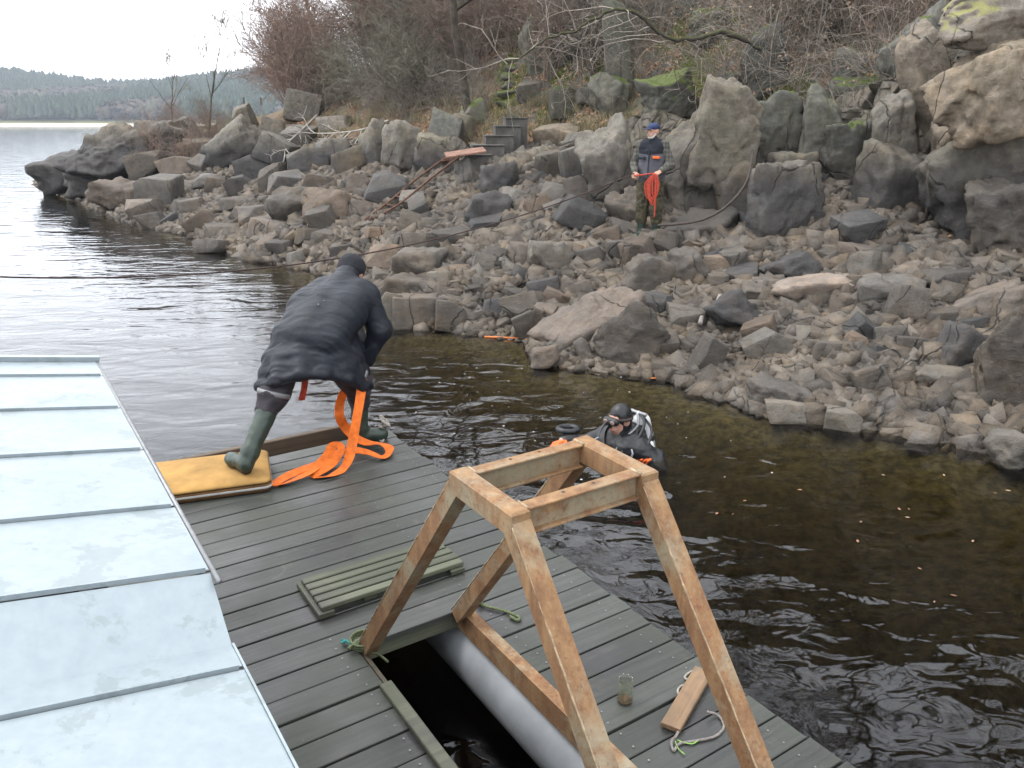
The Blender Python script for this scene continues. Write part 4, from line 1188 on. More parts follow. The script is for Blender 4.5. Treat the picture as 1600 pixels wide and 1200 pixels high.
def bush_proto(seed, stems, H, spread, gravity, kids, levels=2, wander=0.22, r0=0.012, rmin=0.0028):
    g = np.random.default_rng(seed); out = []
    for _ in range(stems):
        a = g.uniform(0, 6.283); rr = 0.25*spread*math.sqrt(g.uniform())
        d = (math.cos(a)*spread*g.uniform(.2, 1), math.sin(a)*spread*g.uniform(.2, 1), 1.0)
        grow(g, (rr*math.cos(a), rr*math.sin(a), -0.15), d, H*g.uniform(.6, 1.1), r0, levels, 6, wander, gravity, kids, out, 0.5, 0.2, rmin)
    st = [(p, r_) for l, p, r_ in out if l == levels]; tw = [(p, r_) for l, p, r_ in out if l < levels]
    return st, tw, out
def leaves_on(g, lines, n_, size):
    V = []; F = []
    for i in range(n_):
        p, r_ = lines[g.integers(len(lines))]; q = p[g.integers(1, len(p))]
        a = g.normal(size=3); a /= np.linalg.norm(a); b = np.cross(a, g.normal(size=3)); b /= np.linalg.norm(b); s = size*g.uniform(.6, 1.3)
        V += [q, q+a*s*.5+b*s*.3, q+a*s, q+a*s*.5-b*s*.3]; F.append((4*i, 4*i+1, 4*i+2, 4*i+3))
    return np.array(V), np.array(F)
PROTO = {}
def make_proto(key, mat, leafn=0, leafmat='dry_leaf', lsize=0.05, **kw):
    st, tw, out = bush_proto(**kw)
    a = mk_mesh('stems', *tri_tubes(st, 4), True); a.materials.append(M[mat])
    b = mk_mesh('twigs', *tri_tubes(tw, 3), True); b.materials.append(M[mat])
    c = None
    if leafn:
        V, F = leaves_on(np.random.default_rng(kw['seed']), tw, leafn, lsize); c = mk_mesh('leaves', V, F); c.materials.append(M[leafmat])
    PROTO[key] = (a, b, c)
for i in range(3):
    make_proto(('grey', i), 'tw_grey', seed=11+i, stems=12, H=2.0, spread=0.75, gravity=-0.12, kids=7, levels=2)
    make_proto(('olive', i), 'tw_olive', seed=31+i, stems=12, H=2.2, spread=0.6, gravity=-0.05, kids=8, levels=2)
    make_proto(('red', i), 'tw_red', 60, seed=51+i, stems=11, H=2.2, spread=0.5, gravity=0.02, kids=8, levels=2, wander=0.16)
    make_proto(('bramble', i), 'tw_grey', 40, seed=71+i, stems=16, H=1.9, spread=1.1, gravity=-0.42, kids=4, levels=1, wander=0.12, r0=0.008)
    make_proto(('sapling', i), 'tw_grey', 25, seed=91+i, stems=2, H=3.2, spread=0.18, gravity=0.03, kids=7, levels=2, wander=0.1, r0=0.022)
def place_bush(kind, p, s, label, group, g, name='bush'):
    i = g.randrange(3); a, b, c = PROTO[(kind, i)]
    o = empty(name, (p.x, p.y, p.z-0.03), g.uniform(0, 6.28)); o.scale = (s*g.uniform(.85, 1.15), s*g.uniform(.85, 1.15), s)
    link('stems', a, None, o)['kind'] = 'stuff'; link('twigs', b, None, o)['kind'] = 'stuff'
    if c: link('leaves', c, None, o)['kind'] = 'stuff'
    prop(o, label, 'bush' if name != 'sapling' else 'sapling', group)
    return o
g = random.Random(3); V3b = Vector
def region(kind, n_, x0, x1, y0, y1, s0, s1, label, name='bush', zmin=1.9):
    k = 0; t_ = 0
    while k < n_ and t_ < n_*8:
        t_ += 1
        p = ground_at(g.uniform(x0, x1), g.uniform(y0, y1))
        if p.z < zmin or p.y > 60: continue
        sv = g.uniform(s0, s1); f_ = (sv-s0)/(s1-s0); lb = ('low ' if f_ < .33 else 'mid-height ' if f_ < .67 else 'high ')+label.replace('tall ', ''); place_bush(kind, p, sv, lb, lb, g, name); k += 1
region('red', 18, 290, 480, 140, 172, 1.3, 2.2, 'fine reddish-brown bare bush on the knoll behind the point')
region('red', 16, 350, 470, 115, 165, 1.9, 2.9, 'towering fine reddish-brown bush against the white sky')
region('red', 14, 385, 520, 60, 140, 1.3, 2.0, 'tall reddish-brown bare bush on the bank left of the thicket')
region('olive', 30, 430, 690, 20, 170, 0.9, 1.6, 'dense olive-grey bare thicket on the bank above the cove')
region('grey', 36, 480, 780, 60, 188, 0.55, 1.0, 'tangled grey leafless scrub above the stained cove rocks')
region('red', 34, 420, 640, -40, 110, 1.2, 2.2, 'brown leafless wood bush on the upper bank')
region('grey', 24, 430, 760, -40, 90, 0.9, 1.6, 'grey leafless wood bush on the upper bank')
region('red', 20, 600, 880, 0, 130, 0.8, 1.4, 'rusty-brown twiggy bush on the leafy slope beyond the steps')
region('grey', 22, 680, 1000, 0, 110, 0.6, 1.2, 'loose grey bare bush high on the leafy slope')
region('bramble', 60, 880, 1460, 0, 190, 0.6, 1.2, 'arching bramble stems hanging over the crags')
region('bramble', 8, 560, 720, 150, 200, 0.5, 0.8, 'low bramble tangle over the cove rocks')
region('red', 16, 1130, 1460, -40, 90, 0.7, 1.2, 'brown leafless bush at the top of the crags')
region('olive', 6, 1240, 1460, -40, 60, 0.7, 1.2, 'olive twiggy bush above the lichened crags')
region('sapling', 14, 640, 1420, -30, 150, 0.6, 1.2, 'thin grey sapling on the leafy slope', 'sapling')
for k_ in range(16):
    x_, y_, z_ = (lambda px, D: ((px-800)/F_PX*(D*CT+.3), D, 0))(g.uniform(235, 350), g.uniform(27, 36)); z_ = h1(x_, y_)
    place_bush('red' if k_ % 2 else 'grey', V3b((x_, y_, z_)), g.uniform(.5, .95), 'small bare bush on the grassy knoll behind the dark point', 'bushes on the knoll', g)
region('grey', 3, 205, 270, 188, 196, 0.5, 0.9, 'small bare bush behind the end of the dark point')

# bare trees: trunk, limbs, fine crown
def tree_proto(key, seed, H, r0, mat='bark', lean=0.1, twmat='tw_grey', kids=6, rm=0.006, ka=.85):
    gg = np.random.default_rng(seed); out = []
    grow(gg, (0, 0, -0.4), (lean, gg.normal(0, .08), 1), H, r0, 3, 9, 0.09, 0.02, kids, out, 0.5, 0.28, rm, ka)
    tr = [(p, r_) for l, p, r_ in out if l == 3]; lm = [(p, r_) for l, p, r_ in out if l == 2]; cr = [(p, r_) for l, p, r_ in out if l < 2]
    ms = []
    for nm, ln, n_, m_ in (('trunk', tr, 8, mat), ('limbs', lm, 5, mat), ('crown', cr, 3, twmat)):
        me_ = mk_mesh(nm, *tri_tubes(ln, n_), True); me_.materials.append(M[m_]); ms.append((nm, me_))
    PROTO[key] = ms
for i in range(3): tree_proto(('tree', i), 200+i, 8.0, 0.13, lean=(-.25, .1, .3)[i], kids=8)
tree_proto(('tree', 3), 220, 5.0, 0.06, lean=-0.25, kids=6, rm=0.009, ka=.62)
def place_tree(i, p, s, label, group, rz=None):
    o = empty('bare_tree', (p[0], p[1], p[2]), g.uniform(0, 6.28) if rz is None else rz); o.scale = (s, s, s)
    for nm, me_ in PROTO[('tree', i)]:
        c_ = link(nm, me_, None, o)
        if nm != 'trunk': c_['kind'] = 'stuff'
    prop(o, label, 'tree', group); return o
tl = 'tall bare tree on the wooded hill above the thicket'
for px, py, dy, s in [(640,20,0,.8),(690,10,0,.9),(560,20,3,.7),(470,60,4,.6),(590,0,4,.8),(440,40,5,.6),(760,5,1,1.0),(850,0,1,1.0)]:
    p = ground_at(px, py); x, y = p.x, p.y+dy
    place_tree(g.randrange(3), (x, y, h1(x, y)), s, tl, 'trees on the wooded hill')
gl = 'bare tree on the hilltop above the crags'
for x, y in [(4,24),(8,22),(12,24),(7,28),(0,26),(14,19),(17,14),(-3,30),(11,30),(20,20),(3,32),(16,28),(-8,36),(22,9),(13,14),(6,19),(9,18),(10,20),(2,21),(-1,22),(5,22),(12,18),(14,22),(8,25),(15,16)]:
    place_tree(g.randrange(3), (x, y, h1(x, y)), g.uniform(.9, 1.3), gl, 'trees on the hilltop')
def ridge(px, D):
    x = (px-800)/F_PX*(D*CT+.3); return (x, D, h1(x, D)-.15)
place_tree(3, ridge(335, 31), 0.8, 'small slender bare tree standing against the white sky', None, 1.2)
place_tree(3, ridge(268, 33), 0.6, 'small leaning bare tree on the end of the dark point', None, 2.6)

# the mossy bough that dips across the crags
bt = empty('leaning_tree', ground_at(1150, 75)); prop(bt, 'mossy oak bough dipping over the leafy slope above the man', 'tree')
path = [at_depth(a, b, D) for a, b, D in [(1190,80,15.6),(1135,48,15.3),(1085,56,15.1),(1048,50,15),(1018,26,14.9),(988,4,14.8),(945,12,14.7),(905,32,14.6),(862,46,14.5),(825,72,14.5),(800,92,14.6)]]
gg = np.random.default_rng(5)
pp = np.array([tuple(v) for v in smooth_path(path, 6)])-np.array(bt.location); pp = pp+np.cumsum(gg.normal(0, .018, pp.shape), 0)*0.6+gg.normal(0, .012, pp.shape); ln = [(pp, np.linspace(0.044, 0.008, len(pp))+0.008*gg.normal(size=len(pp))*np.linspace(1, .1, len(pp)))]
me_ = mk_mesh('bough', *tri_tubes(ln, 8), True); me_.materials.append(M['bark']); link('bough', me_, None, bt)
out = []
for i in range(10, len(pp), 2):
    grow(gg, pp[i], gg.normal(size=3)+np.array([-.4, -.2, -.1]), gg.uniform(.7, 1.7), 0.014, 1, 6, 0.2, -0.1, 4, out, 0.5, 0.2, 0.004)
me_ = mk_mesh('twigs', *tri_tubes([(p_, r_) for l, p_, r_ in out], 3), True); me_.materials.append(M['tw_grey']); link('twigs', me_, None, bt)['kind'] = 'stuff'

# driftwood: bleached dead branches on the shore
def dead_branch(pts, r0, label, seed, mat='tw_pale'):
    gg = np.random.default_rng(seed); root = empty('dead_branch', pts[0]); prop(root, label, 'branch')
    pp = np.array([tuple(v) for v in smooth_path(pts, 5)])-np.array(pts[0])
    out = []
    for i in range(4, len(pp)):
        if gg.uniform() < .75:
            grow(gg, pp[i], (pp[i]-pp[i-1])/np.linalg.norm(pp[i]-pp[i-1])+gg.normal(0, .6, 3)+np.array([0, 0, -.15]), gg.uniform(.4, 1.1), r0*.5, 1, 5, .18, -.12, 3, out, .5, .2, 0.006)
    me_ = mk_mesh('limb', *tri_tubes([(pp, np.linspace(r0, r0*.3, len(pp)))], 6), True); me_.materials.append(M[mat]); link('limb', me_, None, root)
    me_ = mk_mesh('twigs', *tri_tubes([(p_, r_) for l, p_, r_ in out], 4), True); me_.materials.append(M[mat]); link('twigs', me_, None, root)['kind'] = 'stuff'
def lift(px, py, up): q = ground_at(px, py); return q+Vector((0, -0.4, up))
dead_branch([lift(610,205,.3), lift(570,222,.35), lift(530,230,.4), lift(492,232,.45)], 0.035, 'bleached twiggy branch hanging down over the dark shore rocks', 1)
dead_branch([lift(500,195,.3), lift(480,222,.4), lift(455,252,.45), lift(462,262,.35)], 0.035, 'pale forked branch propped on the far shore rocks', 2)

# ground leaves, dry grass, moss tufts
def leaf_scatter(n_, seed, zlo, zhi, size, q0=-8, q1=30):
    gg = np.random.default_rng(seed)
    X = gg.uniform(-16, 12, n_*10); Y = gg.uniform(6, 34, n_*10)
    ds = np.hypot(X, Y); k = gg.uniform(size=len(X)) < np.clip(11/ds, 0, 1)**2
    az = X/Y; k &= (az > -.45) & (az < .85); X, Y = X[k], Y[k]
    Z = height(X, Y); k = (Z > zlo) & (Z < zhi)
    k &= vnoise(np.stack([X*.8, Y*.8, Z*0], -1), 44) > -0.25
    X, Y, Z = X[k][:n_], Y[k][:n_], Z[k][:n_]; m = len(X)
    e = 0.05; nx_ = -(height(X+e, Y)-Z)/e; ny_ = -(height(X, Y+e)-Z)/e
    nr = np.stack([nx_, ny_, np.ones(m)], -1)+gg.normal(0, .45, (m, 3)); nr /= np.linalg.norm(nr, axis=1)[:, None]
    a = np.cross(nr, gg.normal(size=(m, 3))); a /= np.linalg.norm(a, axis=1)[:, None]; b = np.cross(nr, a)
    s = size*gg.uniform(.6, 1.4, m)[:, None]
    c = np.stack([X, Y, Z+0.02], -1)
    V = np.stack([c-a*s*.5, c+b*s*.3+nr*s*.12, c+a*s*.5, c-b*s*.3+nr*s*.12], 1).reshape(-1, 3)
    return V, np.arange(m*4).reshape(m, 4)
V, F = leaf_scatter(30000, 8, 1.95, 14, 0.085)
prop(link('leaf_litter', mk_mesh('leaf_litter', V, F), M['litter']), 'fallen brown leaves covering the slope', 'leaves', kind='stuff')
V, F = leaf_scatter(1500, 9, 0.5, 2.0, 0.07)
prop(link('beach_leaves', mk_mesh('beach_leaves', V, F), M['litter']), 'scattered dead leaves caught between shore stones', 'leaves', kind='stuff')
def tufts(spots, n_per, hgt, mat, name, label, seed, rad=0.18):
    gg = np.random.default_rng(seed); V = []; F = []
    for p, sc in spots:
        for _ in range(n_per):
            a = gg.uniform(0, 6.283); rr = rad*sc*math.sqrt(gg.uniform()); bx, by = p.x+rr*math.cos(a), p.y+rr*math.sin(a)
            L = hgt*sc*gg.uniform(.5, 1.1); dx, dy = gg.normal(0, .45, 2)*L; w_ = 0.004+0.004*gg.uniform()
            b = len(V); z0 = p.z-.03; ca, sa = math.cos(a)*w_, math.sin(a)*w_
            V += [(bx-ca, by-sa, z0), (bx+ca, by+sa, z0), (bx+dx*.4+ca*.7, by+dy*.4+sa*.7, z0+L*.62), (bx+dx*.4-ca*.7, by+dy*.4-sa*.7, z0+L*.62), (bx+dx, by+dy, z0+L*.85)]
            F += [(b, b+1, b+2, b+3), (b+3, b+2, b+4)]
    prop(link(name, mk_mesh(name, V, F), M[mat]), label, 'grass', kind='stuff')
def spots(n_, x0, x1, y0, y1, s0, s1, zmin=1.2):
    L = []
    for _ in range(n_):
        p = ground_at(g.uniform(x0, x1), g.uniform(y0, y1))
        if p.z > zmin and p.y < 50: L.append((p, g.uniform(s0, s1)))
    return L
tufts(spots(130, 470, 800, 150, 225, .7, 1.3)+spots(90, 790, 1000, 150, 215, .6, 1.2)+spots(60, 1140, 1440, 130, 300, .5, 1.0)+spots(50, 250, 420, 150, 215, .8, 1.5)+spots(80, 640, 1400, 10, 150, .6, 1.2), 42, 0.34, 'grass', 'dry_grass', 'straw-coloured dry grass on the ledges and bank', 21)
tufts(spots(40, 318, 372, 160, 200, .8, 1.4)+spots(20, 375, 415, 132, 148, .8, 1.4)+spots(24, 778, 815, 85, 170, .4, .7)+spots(22, 1145, 1240, 138, 170, .4, .7)+spots(26, 1040, 1110, 90, 180, .4, .8), 60, 0.15, 'green', 'moss_tufts', 'bright green moss and short grass tufts on ledges', 22, 0.26)
L = []
gg = np.random.default_rng(77)
for px, py in [(1240,12),(1248,8),(1208,40),(1325,120),(1355,130),(1360,136),(1345,140),(1300,160),(1420,130),(1424,140),(1408,168),(1430,122),(1318,140),(1175,35)]:
    q = ground_at(px, py)
    for _ in range(7): L.append(np.array(q)+gg.normal(0, .09, 3)+np.array([0, -.25, .2]))
V = []; F = []
for q in L:
    a = gg.normal(size=3); a /= np.linalg.norm(a); b = np.cross(a, gg.normal(size=3)); b /= np.linalg.norm(b); n_ = len(V); s = 0.06
    V += [q, q+a*s*.5+b*s*.35, q+a*s, q+a*s*.5-b*s*.35]; F.append((n_, n_+1, n_+2, n_+3))
prop(link('yellow_leaves', mk_mesh('yellow_leaves', V, F), M['yellow']), 'last yellow leaves on the brambles over the crags', 'leaves', kind='stuff')

# ---------------------------------------------------------------- far shore
def far_h(X, Y):
    d = Y-(500+0.10*(X+400)+25*np.sin(X/90.0))
    z = np.clip(d, -20, 0)*0.2+np.clip(d, 0, 18)*0.10+np.clip(d-18, 0, 260)*0.14
    z = z*(1+0.16*np.sin(X/120.0+1.0)+0.12*np.sin(X/47.0))
    return np.minimum(z, 40+6*np.sin(X/100.0)+3*np.sin(X/37.0+1))
fx = np.linspace(-900, 260, 145); fy = np.concatenate([np.linspace(440, 900, 70), np.linspace(920, 1400, 12)])
FX, FY = np.meshgrid(fx, fy, indexing='ij'); FZ = far_h(FX, FY)
ii = np.arange(FX.size).reshape(FX.shape)
Fq = np.stack([ii[:-1, :-1], ii[1:, :-1], ii[1:, 1:], ii[:-1, 1:]], -1).reshape(-1, 4)
t = NT('far_ground'); p_ = t.pos()
col = t.mix(t.ramp(t.noise(0.02, p_, 4), [(0.4, 0.0), (0.6, 1.0)]), (0.05, 0.055, 0.03), (0.1, 0.1, 0.045))
col = t.mix(t.ramp(t.math('MULTIPLY', t.sep(p_)[2], 0.4), [(0.55, 0.0), (0.75, 1.0)]), (0.42, 0.37, 0.31), col)
t.bsdf(col, 0.95, None, 0, 0.1)
prop(link('far_hills', mk_mesh('far_hills', np.stack([FX, FY, FZ], -1).reshape(-1, 3), Fq, True), t.m), kind='structure')
def far_wood(n_, seed, conifer, name, label, mat):
    gg = np.random.default_rng(seed)
    Y = gg.uniform(512, 830, n_*4); X = -Y*gg.uniform(.2, .70, n_*4)
    Z = far_h(X, Y); f = vnoise(np.stack([X/60, Y/60, Z*0], -1), 12)
    k = (Z > 3.2) & ((f > -.3) if conifer else (f < -.22)); X, Y, Z = X[k][:n_], Y[k][:n_], Z[k][:n_]; m = len(X)
    H = (gg.uniform(9, 15, m) if conifer else gg.uniform(7, 12, m))
    prof = [(0.0, .12), (.22, .22), (.2, .34), (.12, .7), (0.0, 1.0)] if conifer else [(.03, 0.0), (.06, .2), (.3, .45), (.34, .7), (.16, .95)]
    n6 = 6; VV = []
    for r_, z in prof:
        an = 2*np.pi*np.arange(n6)/n6+gg.uniform(0, 6, (m, 1))
        rr = np.maximum(r_, .004)*H[:, None]*gg.uniform(.7, 1.25, (m, n6))
        VV.append(np.stack([X[:, None]+rr*np.cos(an), Y[:, None]+rr*np.sin(an), Z[:, None]-.5+z*H[:, None]*gg.uniform(.94, 1.04, (m, n6))], -1))
    V = np.stack(VV, 1)                                  # m, rings, 6, 3
    base = np.arange(m)[:, None, None]*(len(prof)*n6); i = np.arange(len(prof)-1)[None, :, None]*n6; j = np.arange(n6)[None, None]
    F = np.stack([base+i+j, base+i+(j+1) % n6, base+i+(j+1) % n6+n6, base+i+j+n6], -1).reshape(-1, 4)
    prop(link(name, mk_mesh(name, V.reshape(-1, 3), F, False), M[mat]), label, 'wood', kind='stuff')
M['far_con'] = m_leaf('far_conifers', [(0.016, 0.032, 0.02), (0.026, 0.046, 0.026), (0.02, 0.038, 0.026), (0.036, 0.054, 0.026)])
M['far_dec'] = m_leaf('far_bare_wood', [(0.06, 0.052, 0.042), (0.085, 0.072, 0.06), (0.055, 0.05, 0.042), (0.06, 0.065, 0.035)])
far_wood(6000, 1, True, 'far_conifer_wood', 'dark green conifer wood on the hills across the lake', 'far_con')
far_wood(3200, 2, False, 'far_bare_wood', 'grey-brown leafless wood along the shore across the lake', 'far_dec')

# air between here and the far hills
hz = MB().box((-2700, -320, -8.2), (950, 3300, 75))
t = NT('haze'); pv = t.n('ShaderNodeVolumePrincipled'); pv.inputs['Color'].default_value = (0.80, 0.88, 1.0, 1); pv.inputs['Density'].default_value = 0.0003
t.l(pv.outputs[0], t.out.inputs['Volume'])
prop(hz.build('haze', t.m), 'pale damp air over the whole lake', 'haze', kind='stuff')
# ---------------------------------------------------------------- things on the dock
V3 = Vector
def dk(px, py, z=0.0): return V3(deck_px(px, py, z))
# mustard cushion lying half under the eave
cush = empty('cushion', DM @ V3((1.27, 4.80, 0.0)), RZ+math.atan2(0.25, -0.968)+math.pi)
prop(cush, 'long mustard-yellow canvas cushion under the man\'s rear boot', 'cushion')
def pillow(L, Wd, prof, r_, m=10):
    """rounded-rectangle rings; prof = [(inset, z)]"""
    Vv = []; Ff = []
    def ring(ins, z):
        out = []
        rr = max(r_-ins*0.6, 0.01)
        for cx, cy, a0 in ((L-rr-ins, rr+ins, -90), (L-rr-ins, Wd-rr-ins, 0), (rr+ins, Wd-rr-ins, 90), (rr+ins, rr+ins, 180)):
            for k in range(5):
                a = R(a0+22.5*k); out.append((cx+rr*math.cos(a), cy+rr*math.sin(a), z))
        return out
    rings = [ring(*p) for p in prof]; n_ = 20
    for q in rings: Vv += q
    for i in range(len(rings)-1):
        for k in range(n_): Ff.append((i*n_+k, i*n_+(k+1) % n_, (i+1)*n_+(k+1) % n_, (i+1)*n_+k))
    return Vv, Ff
CL, CW = 1.35, 0.56
Vv, Ff = pillow(CL, CW, [(0.012, 0.064), (0.004, 0.070), (0.0, 0.076), (0.012, 0.087), (0.05, 0.098), (0.12, 0.107), (0.2, 0.11), (0.26, 0.109)], 0.05)
Ff.append(tuple(range(len(Vv)-20, len(Vv))))
Vn = np.array(Vv); Vn[:, 2] += 0.006*fbm(Vn*7, 3, 4)*(Vn[:, 2] > 0.08); Vv = Vn.tolist()
for v in Vv: v[0] -= CL
link('cover', mk_mesh('cover', Vv, Ff, True), M['cushion'], cush)
Vv, Ff = pillow(CL, CW, [(0.03, 0.004), (0.006, 0.01), (0.0, 0.03), (0.0, 0.052), (0.004, 0.064)], 0.05)
Ff.append(tuple(range(20))[::-1])
Vv = [(v[0]-CL, v[1], v[2]) for v in Vv]
link('side_band', mk_mesh('side_band', Vv, Ff, True), M['cushion_side'], cush)
Vv, Ff = pillow(CL+.006, CW+.006, [(0.0, 0.034), (-0.002, 0.039), (-0.002, 0.045), (0.0, 0.05)], 0.053)
Vv = [(v[0]-CL-.003, v[1]-.003, v[2]) for v in Vv]
link('zip_tape', mk_mesh('zip_tape', Vv, Ff, True), M['white'], cush)
# slatted duckboard
a0 = dk(497, 955, .05); a1 = dk(727, 880, .05); b0 = dk(470, 903, .06)
ux = (a1-a0); LN = ux.length; ux.normalize(); uy = V3((-ux.y, ux.x, 0)); WD = (b0-a0).dot(uy)
gr = empty('duckboard', DM @ V3((a0.x, a0.y, 0)), RZ+math.atan2(ux.y, ux.x)); prop(gr, 'small slatted duckboard of greenish timber lying on the dock', 'duckboard')
ns = 5; sw = WD/ns
for i in range(ns):
    MB().box((0.02, i*sw+0.006, 0.034), (LN-rnd.uniform(0, .012), (i+1)*sw-0.008, 0.06), 0.004).build('slat', M['slat'], gr)
for x in (0.0, LN-0.09): MB().box((x, -0.01, 0.004), (x+0.08, WD+0.01, 0.033), 0.003).build('batten', M['slat'], gr)
MB().box((0.30*LN, 0.02, 0.004), (0.30*LN+.07, WD-.02, 0.033), 0.003).build('batten', M['slat'], gr)
# glass jar with a dead leaf inside
jp = DM @ dk(976, 1096); jar = empty('glass_jar', jp); prop(jar, 'small open glass jar standing on the dock boards', 'jar')
t = NT('jar_glass'); gb = t.n('ShaderNodeBsdfGlass'); gb.inputs['Color'].default_value = (0.95, 0.97, 0.92, 1); gb.inputs['Roughness'].default_value = 0.06; gb.inputs['IOR'].default_value = 1.2
tb = t.n('ShaderNodeBsdfTransparent'); tb.inputs['Color'].default_value = (0.97, 0.98, 0.94, 1); ms_ = t.n('ShaderNodeMixShader'); ms_.inputs[0].default_value = 0.55
df = t.n('ShaderNodeBsdfDiffuse'); df.inputs['Color'].default_value = (0.4, 0.42, 0.36, 1); m2_ = t.n('ShaderNodeMixShader'); m2_.inputs[0].default_value = 0.07
t.l(gb.outputs[0], ms_.inputs[1]); t.l(tb.outputs[0], ms_.inputs[2]); t.l(ms_.outputs[0], m2_.inputs[1]); t.l(df.outputs[0], m2_.inputs[2]); t.l(m2_.outputs[0], t.out.inputs[0])
MB().lathe([(0.0, 0.001), (0.028, 0.001), (0.0325, 0.008), (0.0325, 0.085), (0.0305, 0.094), (0.0265, 0.099), (0.0265, 0.115), (0.0285, 0.116), (0.0285, 0.112), (0.0245, 0.113), (0.0245, 0.098), (0.029, 0.09), (0.0305, 0.083), (0.0305, 0.01), (0.026, 0.005), (0.0, 0.005)], 24).build('glass', t.m, jar, True)
lf = MB(); lf.add([(-.02, -.01, .008), (.0, -.02, .018), (.024, 0, .03), (.004, .018, .02)], [(0, 1, 2, 3)]); lf.build('dead_leaf', M['litter'], jar)
MB().lathe([(0.0, 0.0055), (0.0295, 0.0055), (0.0295, 0.014), (0.0, 0.016)], 16).build('silt', M['cushion_side'], jar)
# offcut board with grey cord
c0, c1, c2 = dk(1032, 1137, .0), dk(1062, 1149, .0), dk(1100, 1053, .0)
ux = (c1-c0); bw = ux.length; ux.normalize(); uy = V3((-ux.y, ux.x, 0)); bl = (c2-c0).dot(uy)
bd = empty('wooden_offcut', DM @ c0, RZ+math.atan2(ux.y, ux.x)); prop(bd, 'pale brown wooden offcut tied with a cord lying on the dock', 'board')
mbx = MB().box((0, 0, 0.006), (bw, bl, 0.028), 0.002); me = mk_mesh('board', [(y, -x, z) for x, y, z in mbx.V], mbx.F)
o = link('board', me, M['board'], bd, (0, 0, 0), (0, 0, R(90)))
BI = bd.matrix_basis.inverted()
def onb(px, py, z=0.01): return BI @ (DM @ dk(px, py, z))
def cord(name, pts, rad, mat, parent, n=6, tw=True):
    P = smooth_path(pts, 8)
    return MB().tube(P, rad, n).build(name, mat, parent, True)
cord('cord', [onb(1105,1112,.03), onb(1122,1118,.008), onb(1131,1135,.006), onb(1118,1150,.006), onb(1090,1157,.006), onb(1062,1162,.006), onb(1053,1173,.006), onb(1049,1160,.01), onb(1056,1150,.025), onb(1060,1143,.032)], 0.0055, M['rope_grey'], bd)
cord('cord', [onb(1075,1090,.02), onb(1060,1084,.006), onb(1062,1074,.006), onb(1078,1066,.012), onb(1070,1058,.006), onb(1082,1049,.006), onb(1096,1051,.012), onb(1090,1061,.02)], 0.0055, M['rope_white'], bd)
cord('cord_tail', [onb(1058,1156,.012), onb(1068,1160,.008), onb(1082,1162,.006), onb(1092,1156,.008)], 0.0025, M['rope_lime'], bd)
cord('cord_tail', [onb(1055,1158,.012), onb(1060,1170,.006), onb(1070,1179,.006)], 0.0025, M['rope_lime'], bd)
# bits of rope on the boards
def rope_thing(name, label, pts, rad, mat, cat='rope', knot=None, seed=1):
    root = empty(name, pts[0]); prop(root, label, cat)
    P = smooth_path([V3(p)-V3(pts[0]) for p in pts], 8)
    MB().tube(P, rad, 7).build('strand', mat, root, True)
    if knot:
        gg = random.Random(seed); c, r_, m_ = V3(knot[0])-V3(pts[0]), knot[1], knot[2]
        kp = [c+V3((gg.uniform(-1, 1), gg.uniform(-1, 1), gg.uniform(-.5, .9)))*r_ for _ in range(9)]
        MB().tube(smooth_path(kp, 7), rad, 7).build('knot', m_, root, True)
    return root
dw = lambda px, py, z=0.012: DM @ dk(px, py, z)
rope_thing('rope_end', 'short green rope with a knot lying beside the hatch', [dw(748,940,.02), dw(760,947), dw(775,951), dw(790,955), dw(803,960), dw(812,965), dw(808,969), dw(797,963)], 0.008, M['rope_green'], knot=(dw(748,940,.018), .022, M['rope_green']))
ft = DM @ V3((NL, SF, 0))
def around(n_, r_, z0, z1):
    return [DM @ V3((NL+r_*math.cos(2*math.pi*k/8*1.0), SF+.01+r_*math.sin(2*math.pi*k/8), z0+(z1-z0)*k/(8*n_))) for k in range(8*n_)]
rope_thing('mooring_cord', 'frayed green cord wound round the foot of the steel frame', around(3, .066, .012, .05)+[dw(560,1008,.03), dw(577,1018,.02), dw(590,1022,.015), dw(600,1029,.012), dw(606,1034,.012)], 0.006, M['rope_green'], knot=(dw(553,1008,.035), .026, M['rope_green']), seed=4)
rope_thing('blue_cord', 'teal cord tied beside the foot of the steel frame', [dw(533,1003,.012), dw(540,1001,.016), dw(547,1006,.03), dw(550,1012,.02), dw(545,1003,.035)], 0.006, M['rope_teal'], knot=(dw(537,1003,.016), .012, M['rope_teal']), seed=6)
rope_thing('dock_line', 'white rope knotted at the far corner of the dock', [dw(594,672,.012), dw(600,682,.012), dw(597,690,.012), dw(591,684,.012), dw(592,670,.06), dw(596,662,.13)], 0.009, M['rope_white'], knot=(dw(604,662,.13), .05, M['rope_white']), seed=11)

# ---------------------------------------------------------------- things on the shore
# red hauling line from the man's hands out to the left
HAND_R = at_depth(991, 271, 12.55); HAND_L = at_depth(1021, 268, 12.5)
end = at_depth(-70, 430, 7.0)
pts = []
for k in range(41):
    f = k/40; q = HAND_R.lerp(end, f); q.z -= 0.52*4*f*(1-f)*(0.8+0.2*f); pts.append(q)
M['line'] = m_simple('brown_line', (0.032, 0.018, 0.015), 0.85, 0.4, 3)
line = empty('hauling_line', HAND_R); prop(line, 'long thin red-brown line stretched from the man across the water', 'rope')
MB().tube([q-HAND_R for q in pts], 0.0088, 6).build('line', M['line'], line, True)
# dark hose looping over the rocks behind him
hp = [at_depth(a, b, D) for a, b, D in [(1028,352,12.35),(1060,350,12.25),(1095,344,12.15),(1125,330,12.1),(1150,308,12.05),(1166,285,12.2),(1172,262,12.5),(1176,235,12.9)]]
o = MB().tube([q-hp[0] for q in smooth_path(hp, 6)], 0.02, 8).build('hose', M['cable'], None, True, hp[0]); prop(o, 'dark hose curving down beside the dark five-sided block', 'hose')
